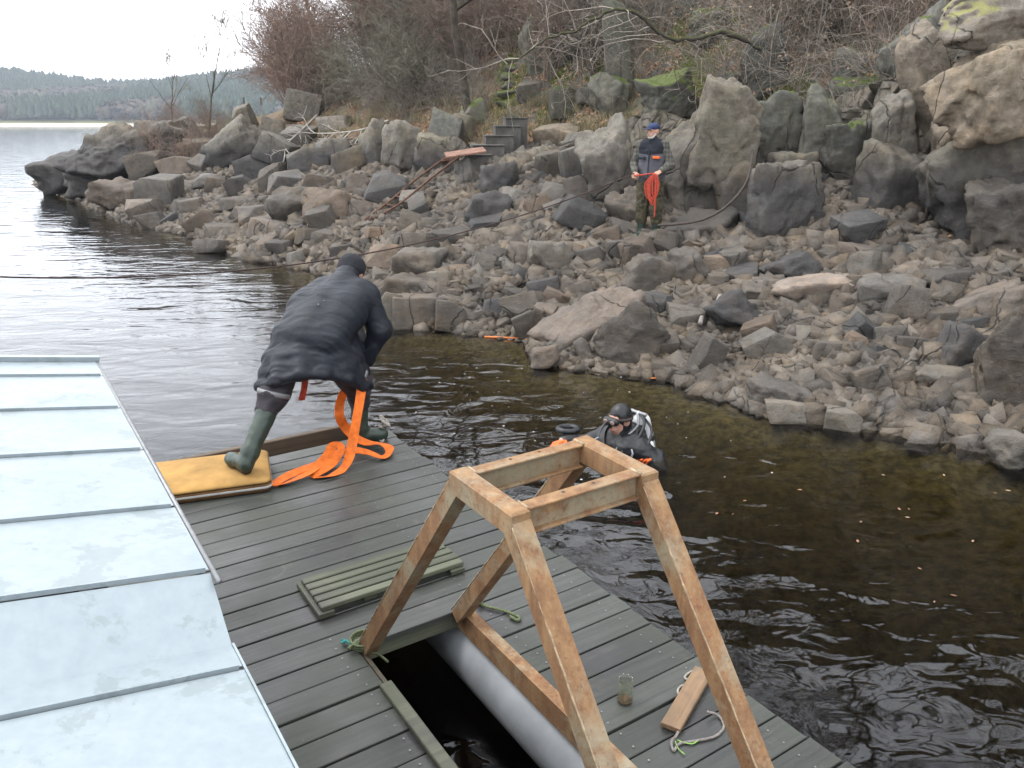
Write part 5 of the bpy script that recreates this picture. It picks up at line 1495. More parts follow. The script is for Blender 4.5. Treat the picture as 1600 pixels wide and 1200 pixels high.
# rusty ladder rails leading up to the steps
lad = empty('rusty_ladder', ground_at(600, 350)); prop(lad, 'bent rusty ladder rails leaning up to the stone steps', 'ladder')
lo_ = V3(lad.location)
def gp(px, py, up, fwd=0.0): return ground_at(px, py)+V3((0, fwd, up))-lo_
r1 = [gp(572,358,.2), gp(612,334,.28), gp(650,303,.3), gp(700,272,.38)]
r2 = [gp(588,356,.2), gp(628,338,.28), gp(672,303,.3), gp(722,270,.38)]
for rr in (r1, r2): MB().tube(smooth_path(rr, 5), 0.024, 6).build('rail', M['rust_dark'], lad, True)
for f in (0.06, 0.3, 0.42, 0.95):
    P1 = smooth_path(r1, 5); P2 = smooth_path(r2, 5); i = int(f*(len(P1)-1)); a, b = P1[i], P2[i]
    MB().beam(a, b, 0.16 if f > .9 else 0.05, 0.02).build('rung', M['rust_dark'], lad)
b_ = gp(700, 273, .22); MB().box((b_.x-.13, b_.y-.06, b_.z-.1), (b_.x+.13, b_.y+.06, b_.z+.13)).build('bracket', M['rust_dark'], lad)
# concrete pier with a rusty plate on top
pc = ground_at(735, 300)
M['plate'] = m_simple('rusty_plate', (0.16, 0.085, 0.06), 0.8, 0.4, 8, 0.4)
pier = empty('concrete_pier', pc); prop(pier, 'concrete pier topped by a rusty plate at the foot of steps', 'pier')
sc = axis_depth(pc)/F_PX
P, F = rock_mesh(555, 4, 14, 2, .03, 2, (50*sc, 40*sc, 70*sc)); o = link('pier_block', mk_mesh('pier_block', P, F, True), M['rock_pale'], pier, (0, .15, 20*sc))
MB().box((-32*sc, -.1, 0), (30*sc, .5, .04), .008).build('plate', M['plate'], pier, loc=(-4*sc, -.1, 56*sc), rot=(R(6), R(-8), R(8)))
# flight of dark block steps, then mossy treads further up
M['step'] = m_simple('dark_slate', (0.062, 0.058, 0.053), 0.85, 0.5, 5, 0.6)
for i, (px, py, wpx) in enumerate([(750,246,42),(765,231,52),(782,216,46),(795,201,42),(808,188,36)]):
    q = at_depth(px, py+7, 17.2+.28*i); s_ = axis_depth(q)/F_PX
    o = empty('stone_step', q); prop(o, f'dark stone step, {["lowest", "second", "third", "fourth", "topmost"][i]} of the flight above the concrete pier', 'step', 'dark stone steps')
    MB().box((-wpx*s_*.5, -.05, -.5), (wpx*s_*.44, .7, 0.12), .01).build('riser', M['step'], o, rot=(0, 0, R(6)))
    MB().box((-wpx*s_*.52, -.07, .122), (wpx*s_*.46, .62, .155), .008).build('tread', M['step'], o, rot=(0, 0, R(6)))
for i, (px, py, wpx) in enumerate([(793,160,34),(795,145,36),(800,132,34),(798,118,30),(802,105,26),(804,93,24)]):
    q = ground_at(px, py+4); s_ = axis_depth(q)/F_PX
    P, F = rock_mesh(600+i, 3, 14, 3, .05, 2, (wpx*s_*1.1, .45, .24)); me = mk_mesh('mossy_step', P, F, True)
    o = link('mossy_step', me, M['rock_moss'], None, q+V3((0, .1, .03))); prop(o, 'moss-covered stone tread on the overgrown path above the dark steps', 'step', 'mossy path steps')
# weathered planks of a bench on the knoll
bp = ground_at(395, 158); bn = empty('old_bench', bp+V3((0, 0, .25))); prop(bn, 'collapsed grey plank bench on the grassy knoll', 'bench')
for i in range(2): MB().beam((-1.1, i*.2, .34-.0*i), (1.0, i*.2+.3, -.05), .17, .04).build('plank', M['rope_grey'], bn)
for x in (-.8, .7): MB().box((x-.05, .0, -.6), (x+.05, .15, .05)).build('post', M['bark'], bn)
# weathered stumps
def stump(px, py, wpx, hpx, label, seed):
    q = ground_at(px, py); s_ = axis_depth(q)/F_PX; gg = np.random.default_rng(seed); V = []; F = []
    n_ = 14
    for z, rf in ((-.05, 1.2), (.25, 1.0), (.7, .92), (1.0, .85)):
        for k in range(n_):
            a = 2*math.pi*k/n_; r_ = wpx*s_*.5*rf*(1+.22*math.sin(3*a+seed)+gg.normal(0, .1))
            V.append((r_*math.cos(a), r_*math.sin(a), hpx*s_*(z+(gg.uniform(-.18, .25) if z == 1.0 else 0))))
    for i in range(3):
        for k in range(n_): F.append((i*n_+k, i*n_+(k+1) % n_, (i+1)*n_+(k+1) % n_, (i+1)*n_+k))
    F.append(tuple(range(3*n_, 4*n_)))
    prop(link('tree_stump', mk_mesh('tree_stump', V, F), M['stump'], None, q), label, 'stump')
M['stump'] = m_bark('rotten_stump', (0.05, 0.04, 0.03), (0.17, 0.14, 0.11))
stump(1447, 622, 20, 32, 'small rotten stump beside the low pale rock on the beach', 2)
stump(1555, 655, 17, 26, 'tiny rotten stump at the foot of the massive block', 5)
# brown and cream stick like a twisted rope, lying on the stones
q0 = ground_at(1102, 500)
sp = [ground_at(1120, 478), ground_at(1114, 492), ground_at(1106, 503), ground_at(1094, 507), ground_at(1089, 522)]
rope_thing('rope_scrap', 'twisted red and cream rope scrap lying over the scree stones', [p+V3((0, -.12, .16)) for p in sp], 0.03, M['rope_grey'])
# flotsam at the boulder
fp = on_plane(800, 529, 0.01)
pd = empty('orange_paddle', fp, R(-14)); prop(pd, 'faded orange paddle floating beside the waterline boulder', 'paddle')
M['flot'] = m_simple('faded_orange', (0.4, 0.12, 0.03), 0.6)
MB().tube([(-.38, 0, .0), (.2, 0, .012)], .014, 8).build('shaft', M['flot'], pd, True)
MB().box((.18, -.045, -.002), (.42, .045, .02), .008).build('blade', M['flot'], pd)
o = MB().lathe([(0, -.05), (.04, -.045), (.05, 0), (.045, .07), (.018, .1), (.018, .13), (0, .13)], 12).build('plastic_bottle', M['white'], None, True, on_plane(843, 536, 0.02), (R(88), 0, R(60))); prop(o, 'white plastic bottle floating against the brown boulder', 'bottle')
bl_ = on_plane(1030, 592, 0.0)
dl = MB(); dl.add([(-.16, 0, .006), (-.05, -.025, .012), (.06, -.02, .03), (.12, .02, .1), (.09, .04, .12), (.02, .02, .035), (-.06, .02, .012)], [(0, 1, 2, 5, 6), (2, 3, 4, 5)])
prop(dl.build('orange_leaf', M['flot'], None, False, bl_), 'curled orange leaf at the water edge below the boulders', 'leaf')
# leaves and froth on the water
gg = np.random.default_rng(14); V = []; F = []
for px, py in [(1437,888),(1340,845),(1345,815),(1405,795),(1418,808),(1420,795),(1520,845),(1552,722),(1475,742),(1555,770),(1575,766),(1164,782),(1145,803),(1120,802),(1460,940),(1490,930),(1250,765),(1380,742)]:
    c = np.array(on_plane(px, py, 0.004)); a = gg.uniform(0, 6.28); s = gg.uniform(.012, .024); u = np.array([math.cos(a), math.sin(a), 0]); v = np.array([-u[1], u[0], 0]); b = len(V)
    V += [c-u*s, c-u*s*.3+v*s*.4, c+u*s*.4+v*s*.35, c+u*s, c+u*s*.3-v*s*.4, c-u*s*.4-v*s*.3]; F.append(tuple(range(b, b+6)))
prop(link('floating_leaves', mk_mesh('floating_leaves', V, F), M['litter']), 'dead leaves floating on the dark water', 'leaves', kind='stuff')
V = []; F = []
for _ in range(150):
    px, py = gg.normal(800, 190), gg.uniform(515, 760)
    c = np.array(on_plane(px, py, 0.005)); s = gg.uniform(.003, .008)*gg.choice([1, 1, 1.6]); b = len(V)
    V += [c+np.array([s*math.cos(k*1.2566), s*math.sin(k*1.2566), 0]) for k in range(5)]; F.append(tuple(range(b, b+5)))
prop(link('froth', mk_mesh('froth', V, F), M['white']), 'flecks of white froth on the water by the boulders', 'froth', kind='stuff')
# ---------------------------------------------------------------- people
M['jacket'] = m_simple('navy_parka', (0.0052, 0.008, 0.0135), 0.6, 0.3, 7, 0.5, spec=0.35, dist=0.008)
M['trouser'] = m_simple('dark_trousers', (0.024, 0.021, 0.026), 0.85, 0.3, 9, 0.5, dist=0.006)
M['boot'] = m_simple('green_rubber', (0.022, 0.036, 0.027), 0.42, 0.25, 8, 0.12)
M['sole'] = m_simple('brown_sole', (0.03, 0.022, 0.018), 0.8, 0.3, 20)
M['beanie'] = m_simple('black_knit', (0.012, 0.013, 0.017), 0.95, 0.3, 90, 0.9, dist=0.004)
M['skin'] = m_simple('skin', (0.36, 0.2, 0.145), 0.55, 0.12, 14, 0.1)
M['reflect'] = m_simple('grey_tape', (0.15, 0.15, 0.16), 0.5, 0.1, 30, 0.1)
M['hair'] = m_simple('white_stubble', (0.4, 0.38, 0.36), 0.9, 0.2, 90, 0.5)
M['capcol'] = m_simple('blue_cap', (0.014, 0.025, 0.075), 0.8, 0.2, 30, 0.3)
M['neo'] = m_simple('black_neoprene', (0.0055, 0.006, 0.0075), 0.42, 0.3, 12, 0.3)
M['tank'] = m_simple('white_cylinder', (0.5, 0.51, 0.52), 0.35, 0.08, 10, 0.05)
M['glove'] = m_simple('orange_glove', (0.62, 0.1, 0.012), 0.6, 0.15, 20, 0.2)
M['lens'] = m_simple('mask_lens', (0.20, 0.14, 0.12), 0.08, 0.4, 9, 0.0, spec=0.8)
M['lip'] = m_simple('lips', (0.30, 0.1, 0.085), 0.5, 0.1, 14, 0.0)
M['eye'] = m_simple('dark_eye', (0.03, 0.02, 0.015), 0.3, 0.1, 14, 0.0)
def m_camo():
    t = NT('camouflage'); c = t.coord()
    col = t.ramp(t.noise(9, c, 3, 0.5, 0.6), [(0.0, (0.03, 0.03, 0.018)), (0.42, (0.05, 0.044, 0.027)), (0.5, (0.07, 0.06, 0.038)), (0.58, (0.03, 0.027, 0.017)), (0.68, (0.042, 0.043, 0.024))], 'CONSTANT')
    t.bsdf(col, 0.9, t.bump(t.noise(16, c, 3), 0.5, 0.006), 0, 0.2); return t.m
M['camo'] = m_camo()
def m_plaid():
    t = NT('plaid_flannel'); x, y, z = t.sep(t.coord())
    def stripes(v, f, ph): return t.math('GREATER_THAN', t.math('SINE', t.math('ADD', t.math('MULTIPLY', v, f), ph)), 0.25)
    a = stripes(t.math('ADD', x, t.math('MULTIPLY', y, 0.6)), 110, 0.3); b = stripes(z, 95, 1.0)
    k = t.math('MULTIPLY', t.math('ADD', a, b), 0.5)
    t.bsdf(t.ramp(k, [(0.0, (0.09, 0.087, 0.075)), (0.5, (0.066, 0.064, 0.056)), (1.0, (0.045, 0.045, 0.041))]), 0.95, t.bump(t.noise(14, t.coord(), 3), 0.4, 0.006), 0, 0.2); return t.m
M['plaid'] = m_plaid()
def m_vest():
    t = NT('grey_vest'); x, y, z = t.sep(t.coord())
    k = t.math('GREATER_THAN', t.math('ADD', z, t.math('MULTIPLY', t.math('ABSOLUTE', x), -0.12)), 1.285)
    t.bsdf(t.mix(k, (0.075, 0.075, 0.088), (0.010, 0.012, 0.018)), 0.85, t.bump(t.noise(12, t.coord(), 4), 0.5, 0.01), 0, 0.25); return t.m
M['vest'] = m_vest()
def folds(amp, freq, seed, an=(1, 1, 1)):
    A = np.array(an, float)
    return lambda P: amp*(fbm(P*freq*A, 3, seed)+0.8*np.abs(vnoise(P*freq*1.7*A, seed+9))-0.3)
def n3(v): v = np.array(v, float); return v/np.linalg.norm(v)
def hand_prims(w, d, pn, thumb, curl=1.0, sc=1.0):
    """wrist w, finger direction d, palm normal pn, thumb-side direction"""
    w = np.array(w, float); d = n3(d); pn = np.array(pn, float); pn = n3(pn-d*(pn @ d)); s = n3(np.cross(pn, d)); s = s if s @ np.array(thumb) > 0 else -s
    L = 0.088*sc; P = []
    for k, o in enumerate((0.030, 0.010, -0.010, -0.029)):
        kn = w+d*L*(1.0 if k in (0, 1) else 0.94)+s*o*sc
        P.append(('c', w+s*o*sc*0.6, kn, 0.016*sc, 0.0125*sc))
        seg = [s_*sc for s_ in ((0.042, 0.026, 0.020), (0.046, 0.029, 0.021), (0.043, 0.027, 0.020), (0.034, 0.020, 0.017))[k]]
        a = 0.0; q = kn
        for j, sl in enumerate(seg):
            a += (0.75, 0.85, 0.6)[j]*curl*(1+0.07*k); e = q+(d*math.cos(a)+pn*math.sin(a))*sl
            P.append(('c', q, e, (0.0095-0.0008*j)*sc, (0.0088-0.0008*j)*sc)); q = e
    t0 = w+d*0.022*sc+s*0.026*sc; t1 = t0+(d*0.55+s*0.7+pn*0.35)*0.042*sc; t2 = t1+(d*0.75+s*0.05+pn*0.6)*0.032*sc; t3 = t2+(d*0.6-s*0.3+pn*0.7)*0.024*sc
    P += [('c', t0, t1, 0.015*sc, 0.0115*sc), ('c', t1, t2, 0.0108*sc, 0.0095*sc), ('c', t2, t3, 0.0095*sc, 0.008*sc)]
    return P
def hand(parent, *a, mat='skin', name='hand', **kw):
    return body(name, hand_prims(*a, **kw), 0.0042, M[mat], parent, 0.007)
def head_prims(c, f, up, s=1.0):
    """skull, jaw, nose, ears; c centre, f facing"""
    c = np.array(c, float); f = n3(f); up = np.array(up, float); up = n3(up-f*(up @ f)); r_ = np.cross(f, up)
    Mt = Matrix(((r_[0], f[0], up[0]), (r_[1], f[1], up[1]), (r_[2], f[2], up[2]))).to_4x4()
    at_ = lambda x, y, z: c+(r_*x+f*y+up*z)*s
    return [('e', at_(0, -.012, .022), (.077*s, .096*s, .1*s), Mt), ('e', at_(0, .028, -.045), (.058*s, .066*s, .072*s), Mt), ('e', at_(0, .05, -.085), (.03*s, .03*s, .024*s), Mt),
            ('c', at_(0, .085, .012), at_(0, .106, -.026), .010*s, .014*s), ('c', at_(-.03, .075, .03), at_(.03, .075, .03), .014*s, .014*s),
            ('e', at_(.077, -.005, -.005), (.012*s, .024*s, .034*s), Mt), ('e', at_(-.077, -.005, -.005), (.012*s, .024*s, .034*s), Mt),
            ('c', at_(-.016, .088, -.058), at_(.016, .088, -.058), .009*s, .009*s)], at_, Mt
def ringband(a, b, r_, th, name, mat, parent):
    a = V3(a); b = V3(b); d = (b-a).normalized(); a2 = a-d*th/2; b2 = a+d*th/2
    return MB().tube([a2, a2, b2, b2], [r_*.97, r_, r_, r_*.97], 24).build(name, mat, parent, True)

# --- man bending over the edge of the dock, seen from behind
B0 = V3((1.65, 5.15, 0.0))
man = empty('person', DM @ B0, RZ); prop(man, 'person in a dark parka bending over the dock edge, holding an orange strap', 'person')
def m_(n, s, z): return (n-B0.x, s-B0.y, z)
LEFT = np.array((-.65, .75, 0))
def off(p, k, dz=0): return tuple(np.array(p)+LEFT*k+np.array((0, 0, dz)))
hip = m_(1.74, 5.2, .88); sh = m_(2.10, 5.47, 1.10); mid = m_(1.92, 5.33, 1.02)
hd, hat_at, hM = head_prims(m_(2.23, 5.60, 1.22), (.70, .60, -.55), (.45, .4, .9))
bp_ = hd+[('c', m_(2.13, 5.5, 1.12), m_(2.2, 5.57, 1.17), .06, .055), ('c', hip, sh, .13, .12), ('c', m_(1.66, 5.27, .84), m_(1.43, 5.15, .53), .08, .055), ('c', m_(1.43, 5.15, .53), m_(1.2, 5.0, .2), .055, .04),
          ('c', m_(1.82, 5.13, .84), m_(2.06, 5.2, .48), .08, .055), ('c', m_(2.06, 5.2, .48), m_(2.09, 5.28, .12), .055, .04),
          ('c', off(sh, -.17), m_(2.28, 5.28, .84), .06, .05), ('c', m_(2.28, 5.28, .84), m_(2.19, 5.35, .6), .05, .035), ('c', off(sh, .17), m_(2.22, 5.68, .84), .06, .05), ('c', m_(2.22, 5.68, .84), m_(2.2, 5.42, .6), .05, .035)]
body('body', bp_, 0.012, M['skin'], man, 0.03)
jk = [('c', off(hip, .11), off(mid, .13), .155, .165), ('c', off(hip, -.11), off(mid, -.13), .155, .165), ('c', off(hip, .0, .03), off(mid, .0, .02), .175, .175), ('c', off(mid, .13), off(sh, .13), .165, .135), ('c', off(mid, -.13), off(sh, -.13), .165, .135), ('c', off(mid, 0), off(sh, 0, .01), .175, .15),
      ('c', off(sh, -.19, -.02), m_(2.285, 5.27, .85), .108, .092), ('c', m_(2.285, 5.27, .85), m_(2.20, 5.34, .63), .092, .072), ('c', off(sh, .19, -.02), m_(2.22, 5.68, .84), .105, .09), ('c', m_(2.22, 5.68, .84), m_(2.2, 5.44, .62), .09, .07),
      ('c', m_(2.10, 5.47, 1.17), m_(2.15, 5.52, 1.205), .098, .094)]
HEM = [m_(*q) for q in [(1.37, 5.22, .60), (1.43, 5.07, .655), (1.58, 4.99, .70), (1.74, 4.965, .685), (1.90, 4.97, .62), (2.03, 5.03, .535), (2.13, 5.17, .485), (2.14, 5.34, .52), (2.0, 5.46, .62), (1.75, 5.48, .64), (1.56, 5.38, .62)]]
TOPR = [off(hip, .16), off(hip, .13, .0), off(hip, .07, .02), off(hip, 0.0, .02), off(hip, -.08, .02), off(hip, -.15), m_(1.95, 5.25, .92), m_(2.02, 5.36, .95), m_(1.95, 5.42, .95), m_(1.8, 5.4, .9), off(hip, .17)]
for i in range(len(HEM)):
    jk.append(('c', TOPR[i], HEM[i], .12, .042))
    a_, b_ = np.array(HEM[i]), np.array(HEM[(i+1) % len(HEM)]); jk.append(('c', a_, b_, .036, .036))
    md = (np.array(TOPR[i])+np.array(HEM[i]))/2; me_ = (np.array(TOPR[(i+1) % len(HEM)])+b_)/2; jk.append(('c', md, me_, .085, .085)); jk.append(('c', (md+a_)/2, (me_+b_)/2, .06, .06))
def jf(P):
    ax = np.array(sh)-np.array(hip); ax /= np.linalg.norm(ax)
    u = P @ ax; side = P @ LEFT
    wr = np.abs(vnoise(np.stack([u*13+side*5, side*3.5, P[:, 2]*3], -1), 5))
    wr2 = np.abs(vnoise(np.stack([u*34+side*9, side*8+u*8, P[:, 2]*7], -1), 15))
    ub = np.array(mid) @ ax-.05
    waist = np.exp(-((u-ub)/.010)**2); yoke = np.exp(-((u-ub-.33)/.009)**2)
    cs = np.exp(-(side/.006)**2)*(u > ub)
    return 0.013*wr+0.009*wr2+0.003*fbm(P*7, 2, 8)+0.006*waist+0.004*yoke-0.003*cs
body('parka', jk, 0.008, M['jacket'], man, 0.035, jf)
MB().tube(smooth_path([V3(q)+V3((0, 0, -.03)) for q in HEM[:8]], 5), .013, 6).build('hem', M['jacket'], man, True)
body('collar', [('c', m_(2.115, 5.49, 1.175), m_(2.17, 5.545, 1.22), .088, .088)], 0.009, M['jacket'], man, 0.02, folds(.006, 20, 3, (1, 1, 3)))
tl_ = [('c', off(hip, .08, -.04), m_(1.43, 5.15, .54), .105, .098), ('c', m_(1.43, 5.15, .54), m_(1.37, 5.105, .455), .098, .076), ('c', off(hip, -.08, -.04), m_(2.06, 5.2, .49), .135, .1), ('c', m_(2.06, 5.2, .49), m_(2.085, 5.24, .34), .1, .075)]
body('trousers', tl_, 0.011, M['trouser'], man, 0.04, folds(.014, 8, 6, (1, 1, 1.6)))
ringband(m_(1.438, 5.153, .55), m_(1.43, 5.15, .53), .112, .034, 'reflective_band', M['reflect'], man)
ringband(m_(2.025, 5.19, .56), m_(2.06, 5.2, .49), .114, .03, 'reflective_band', M['reflect'], man)
def boot(name, parent, top, ank, heel, toe, z0, mat='boot', r0=.073, r1=.056):
    f = n3(np.array(toe)-np.array(heel)); z = np.array((0, 0, 1.0)); h_, t_ = np.array(heel, float), np.array(toe, float)
    h_[2] = t_[2] = z0
    pr = [('c', top, ank, r0, r1), ('c', ank, h_+z*.055+f*.03, r1, .043), ('c', h_+z*.06+f*.05, t_-f*.05+z*.045, .05, .043), ('c', t_-f*.09+z*.042, t_-f*.035+z*.038, .047, .036)]
    c_ = ('c', np.array(top)+n3(np.array(top)-np.array(ank))*.02, np.array(top)-n3(np.array(top)-np.array(ank))*.05, r0-.008, r0-.012)
    root = body(name, pr, 0.0075, M[mat], parent, 0.03, folds(.004, 14, 4), carve=[])
    so = [('c', h_+f*.04+z*.022, h_+f*.09+z*.022, .036, .034), ('c', h_+f*.12+z*.025, t_-f*.04+z*.022, .034, .036)]
    body('sole', so, 0.007, M['sole'], root, 0.008)
    return root
def boot_d(*a): return boot('boot', man, *a)
boot_d(m_(1.385, 5.115, .475), m_(1.2, 4.985, .235), m_(1.165, 4.915, 0), m_(1.10, 5.18, 0), .112)
boot_d(m_(2.085, 5.24, .40), m_(2.085, 5.27, .13), m_(2.04, 5.29, 0), m_(2.29, 5.235, 0), .004)
bn_ = [('e', hat_at(0, -.02, .05), (.1, .114, .096), hM), ('e', hat_at(0, -.03, .015), (.095, .106, .05), hM)]
body('beanie', bn_, 0.007, M['beanie'], man, 0.02, folds(.004, 40, 2))
hand(man, m_(2.19, 5.345, .62), (-.2, .1, -1), (-.6, .5, 0), (-.5, -.4, 0), curl=0.95); hand(man, m_(2.195, 5.43, .615), (-.15, -.3, -1), (.3, -.8, 0), (-.5, .2, 0), curl=0.95)
for k in (0.0, .07):
    q = np.array(m_(1.80+k*.75, 5.16+k*.45, 1.115+k*.2)); MB().lathe([(0, .0), (.007, .002), (.007, .008), (0, .009)], 8, tuple(q)).build('stud', M['reflect'], man)
tp = [V3(m_(1.70, 5.17, .70)), V3(m_(1.68, 5.19, .62)), V3(m_(1.66, 5.18, .54)), V3(m_(1.64, 5.2, .45))]
MB().ribbon(smooth_path(tp, 4), .045, [(1, .3*math.sin(i), 0) for i in range(13)], .012).build('red_cord', M['rope_red'], man)

# --- orange strap running from his hands into a loose pile on the boards
SP = [(549,598,.55),(538,612,.46),(531,632,.36),(531,652,.27),(540,668,.17),(556,684,.08),(575,692,.04),(598,694,.05),(609,703,.035),(598,714,.02),(572,706,.05),(545,704,.075),(515,716,.05),(478,731,.05),(446,745,.03),(427,759,.014),
      (450,753,.02),(482,738,.04),(510,714,.075),(520,697,.11),(532,700,.1),(520,722,.06),(494,740,.025),(490,745,.012),(512,744,.012),(534,734,.03),(545,716,.1),(551,690,.2),(557,655,.34),(563,620,.47),(566,592,.57)]
P0 = [V3(deck_px(*p)) for p in SP]
PP = smooth_path(P0, 7); nr_ = []
for i, q in enumerate(PP):
    tg = (PP[min(i+1, len(PP)-1)]-PP[max(i-1, 0)]).normalized()
    f = min(max((q.z-.05)/.12, 0), 1)
    ref = V3((.35*math.sin(i*.31), .35*math.cos(i*.23), 1))*(1-f)+V3((-.15+.25*math.sin(i*.2), -1, .25))*f
    a = tg.cross(ref)
    if nr_ and a.dot(nr_[-1]) < 0: a = -a
    a.normalize()
    if nr_: a = (a+nr_[-1]*1.2).normalized()
    nr_.append(a)
st_ = empty('orange_strap', DM @ V3((2.0, 5.0, 0)), RZ); prop(st_, 'bright orange webbing strap heaped on the dock below the bending man', 'strap')
MB().ribbon([q-V3((2.0, 5.0, 0)) for q in PP], .068, nr_, .004).build('webbing', M['orange'], st_)

# --- man on the shore with the coil of red line
FT = at_depth(1012, 373, 12.75)
sm = empty('person', FT, R(-25)); prop(sm, 'standing person in a grey vest and blue cap holding coiled red rope', 'person')
hdp, at2, hM2 = head_prims((0, -.02, 1.625), (-.42, -.9, -.06), (0, 0, 1), 1.0)
bp2 = hdp+[('c', (0, .01, 1.45), (0, -.01, 1.56), .058, .055), ('c', (0, .02, .95), (0, .02, 1.38), .11, .09), ('c', (-.1, 0, .9), (-.11, -.02, .48), .085, .06), ('c', (-.11, -.02, .48), (-.12, 0, .1), .055, .04), ('c', (.1, 0, .9), (.11, -.03, .48), .085, .06), ('c', (.11, -.03, .48), (.12, 0, .1), .055, .04),
           ('c', (-.19, 0, 1.4), (-.27, .0, 1.14), .06, .05), ('c', (-.27, 0, 1.14), (-.195, -.23, 1.02), .045, .03), ('c', (.19, 0, 1.4), (.29, -.01, 1.14), .06, .05), ('c', (.29, -.01, 1.14), (.2, -.22, 1.05), .045, .03)]
body('body', bp2, 0.0085, M['skin'], sm, 0.02)
sl_ = [('c', (-.17, 0, 1.42), (-.275, .005, 1.14), .085, .07), ('c', (-.275, .005, 1.14), (-.205, -.2, 1.03), .068, .05), ('c', (.17, 0, 1.42), (.295, -.005, 1.14), .085, .07), ('c', (.295, -.005, 1.14), (.21, -.19, 1.06), .068, .05), ('c', (-.17, 0, 1.42), (.17, 0, 1.42), .08, .08)]
body('shirt', sl_, 0.01, M['plaid'], sm, 0.03, folds(.01, 12, 4))
vt = [('c', (-.09, 0, 1.38), (-.085, 0, .93), .125, .125), ('c', (.09, 0, 1.38), (.085, 0, .93), .125, .125), ('c', (-.155, 0, 1.42), (.155, 0, 1.42), .085, .085), ('c', (0, -.03, 1.3), (0, -.05, 1.0), .13, .14), ('c', (0, .0, 1.47), (0, -.012, 1.52), .075, .072)]
vo_ = body('vest', vt, 0.01, M['vest'], sm, 0.04, folds(.009, 9, 7))
MB().box((.06, -.188, 1.235), (.165, -.14, 1.27), .004).build('chest_badge', M['glove'], vo_)
MB().box((-.17, -.185, 1.22), (-.06, -.14, 1.265), .006).build('pocket_flap', M['jacket'], vo_)
MB().box((-.008, -.192, .98), (.008, -.16, 1.36), .003).build('zip', M['jacket'], vo_)
tp2 = [('c', (-.085, 0, .95), (-.115, -.02, .5), .125, .1), ('c', (-.115, -.02, .5), (-.122, 0, .3), .1, .088), ('c', (.085, 0, .95), (.115, -.03, .5), .125, .1), ('c', (.115, -.03, .5), (.122, 0, .3), .1, .088)]
body('trousers', tp2, 0.011, M['camo'], sm, 0.03, folds(.014, 9, 3, (1, 1, 1.5)))
boot('boot', sm, (-.122, 0, .38), (-.122, .01, .12), (-.11, .06, 0), (-.15, -.22, 0), 0.0, r0=.085)
boot('boot', sm, (.122, 0, .38), (.122, .01, .12), (.11, .06, 0), (.14, -.22, 0), 0.0, r0=.085)
cp_ = [('e', at2(0, -.012, .062), (.088, .104, .066), hM2)]
co = body('cap', cp_, 0.007, M['capcol'], sm, 0.02)
body('peak', [('e', at2(0, .115, .05), (.062, .06, .011), hM2)], 0.006, M['capcol'], co, 0.02)
body('beard', [('e', at2(0, .045, -.078), (.05, .052, .036), hM2), ('c', at2(-.066, .01, -.03), at2(-.045, .045, -.075), .014, .016), ('c', at2(.066, .01, -.03), at2(.045, .045, -.075), .014, .016), ('c', at2(-.025, .094, -.045), at2(.025, .094, -.045), .008, .008)], 0.006, M['hair'], sm, 0.015)
for sx in (-1, 1):
    body('eye', [('e', at2(sx*.03, .083, .012), (.011, .006, .006), hM2)], 0.003, M['eye'], sm, 0.004)
hand(sm, (-.195, -.225, 1.02), (.15, -1, -.35), (.3, .1, -1), (.9, 0, .3), curl=1.05); hand(sm, (.2, -.215, 1.05), (-.45, -.85, -.35), (-.2, .3, -1), (-.6, .5, .3), curl=1.05)
# coil hanging from his left hand: one strand looped again and again
smw = Matrix.Translation(FT) @ Matrix.Rotation(R(-25), 4, 'Z')
cx = V3((.15, -.315, 1.0)); cpts = []; gq = random.Random(8)
cpts += [V3((-.17, -.32, .985)), V3((-.05, -.35, 1.0)), cx+V3((0, -.01, .02))]
for k in range(7):
    L = gq.choice([.34, .4, .3, .44, .36]); a = gq.uniform(-.1, .08); w_ = gq.uniform(.04, .085)
    cpts += [cx+V3((a-w_, -.03, -.12)), cx+V3((a-w_*.7, -.035, -L*.8)), cx+V3((a, -.03, -L)), cx+V3((a+w_*.7, -.02, -L*.8)), cx+V3((a+w_, -.01, -.12)), cx+V3((gq.uniform(-.015, .015), -.015, .015))]
cpts += [cx+V3((.03, -.04, -.25)), cx+V3((.035, -.045, -.5)), cx+V3((.03, -.04, -.62))]
c_ = empty('rope_coil', smw @ cx, R(-25)); prop(c_, 'looped red rope hanging from the hands of the man on shore', 'rope')
MB().tube([q-cx for q in smooth_path(cpts, 5)], 0.0125, 6).build('strand', M['rope_red'], c_, True)

# --- diver
DP = on_plane(972, 700, 0.0)
dvr = empty('person', (DP.x, DP.y, 0), R(-47)); prop(dvr, 'diver in black hood and mask floating chest-deep beside the dock', 'person')
hd3, at3, hM3 = head_prims((0, -.05, .285), (-.05, -1, -.1), (0, 0, 1), 1.08)
lean = lambda z: .10*(-z)
b3 = hd3+[('c', (0, -.03, .12), (0, -.04, .2), .065, .06), ('c', (-.09, 0, .02), (-.08, .1, -.7), .14, .13), ('c', (.09, 0, .02), (.08, .1, -.7), .14, .13), ('c', (-.17, 0, .05), (.17, 0, .05), .085, .085),
          ('c', (-.2, 0, .04), (-.38, -.08, -.06), .075, .06), ('c', (-.38, -.08, -.06), (-.44, -.3, .01), .055, .042), ('c', (.2, 0, .04), (.36, .05, -.10), .08, .065), ('c', (.36, .05, -.10), (.31, .1, .0), .06, .045),
          ('c', (-.09, .1, -.7), (-.12, .25, -1.2), .11, .08), ('c', (.09, .1, -.7), (.12, .3, -1.2), .11, .08)]
body('body', b3, 0.010, M['skin'], dvr, 0.03)
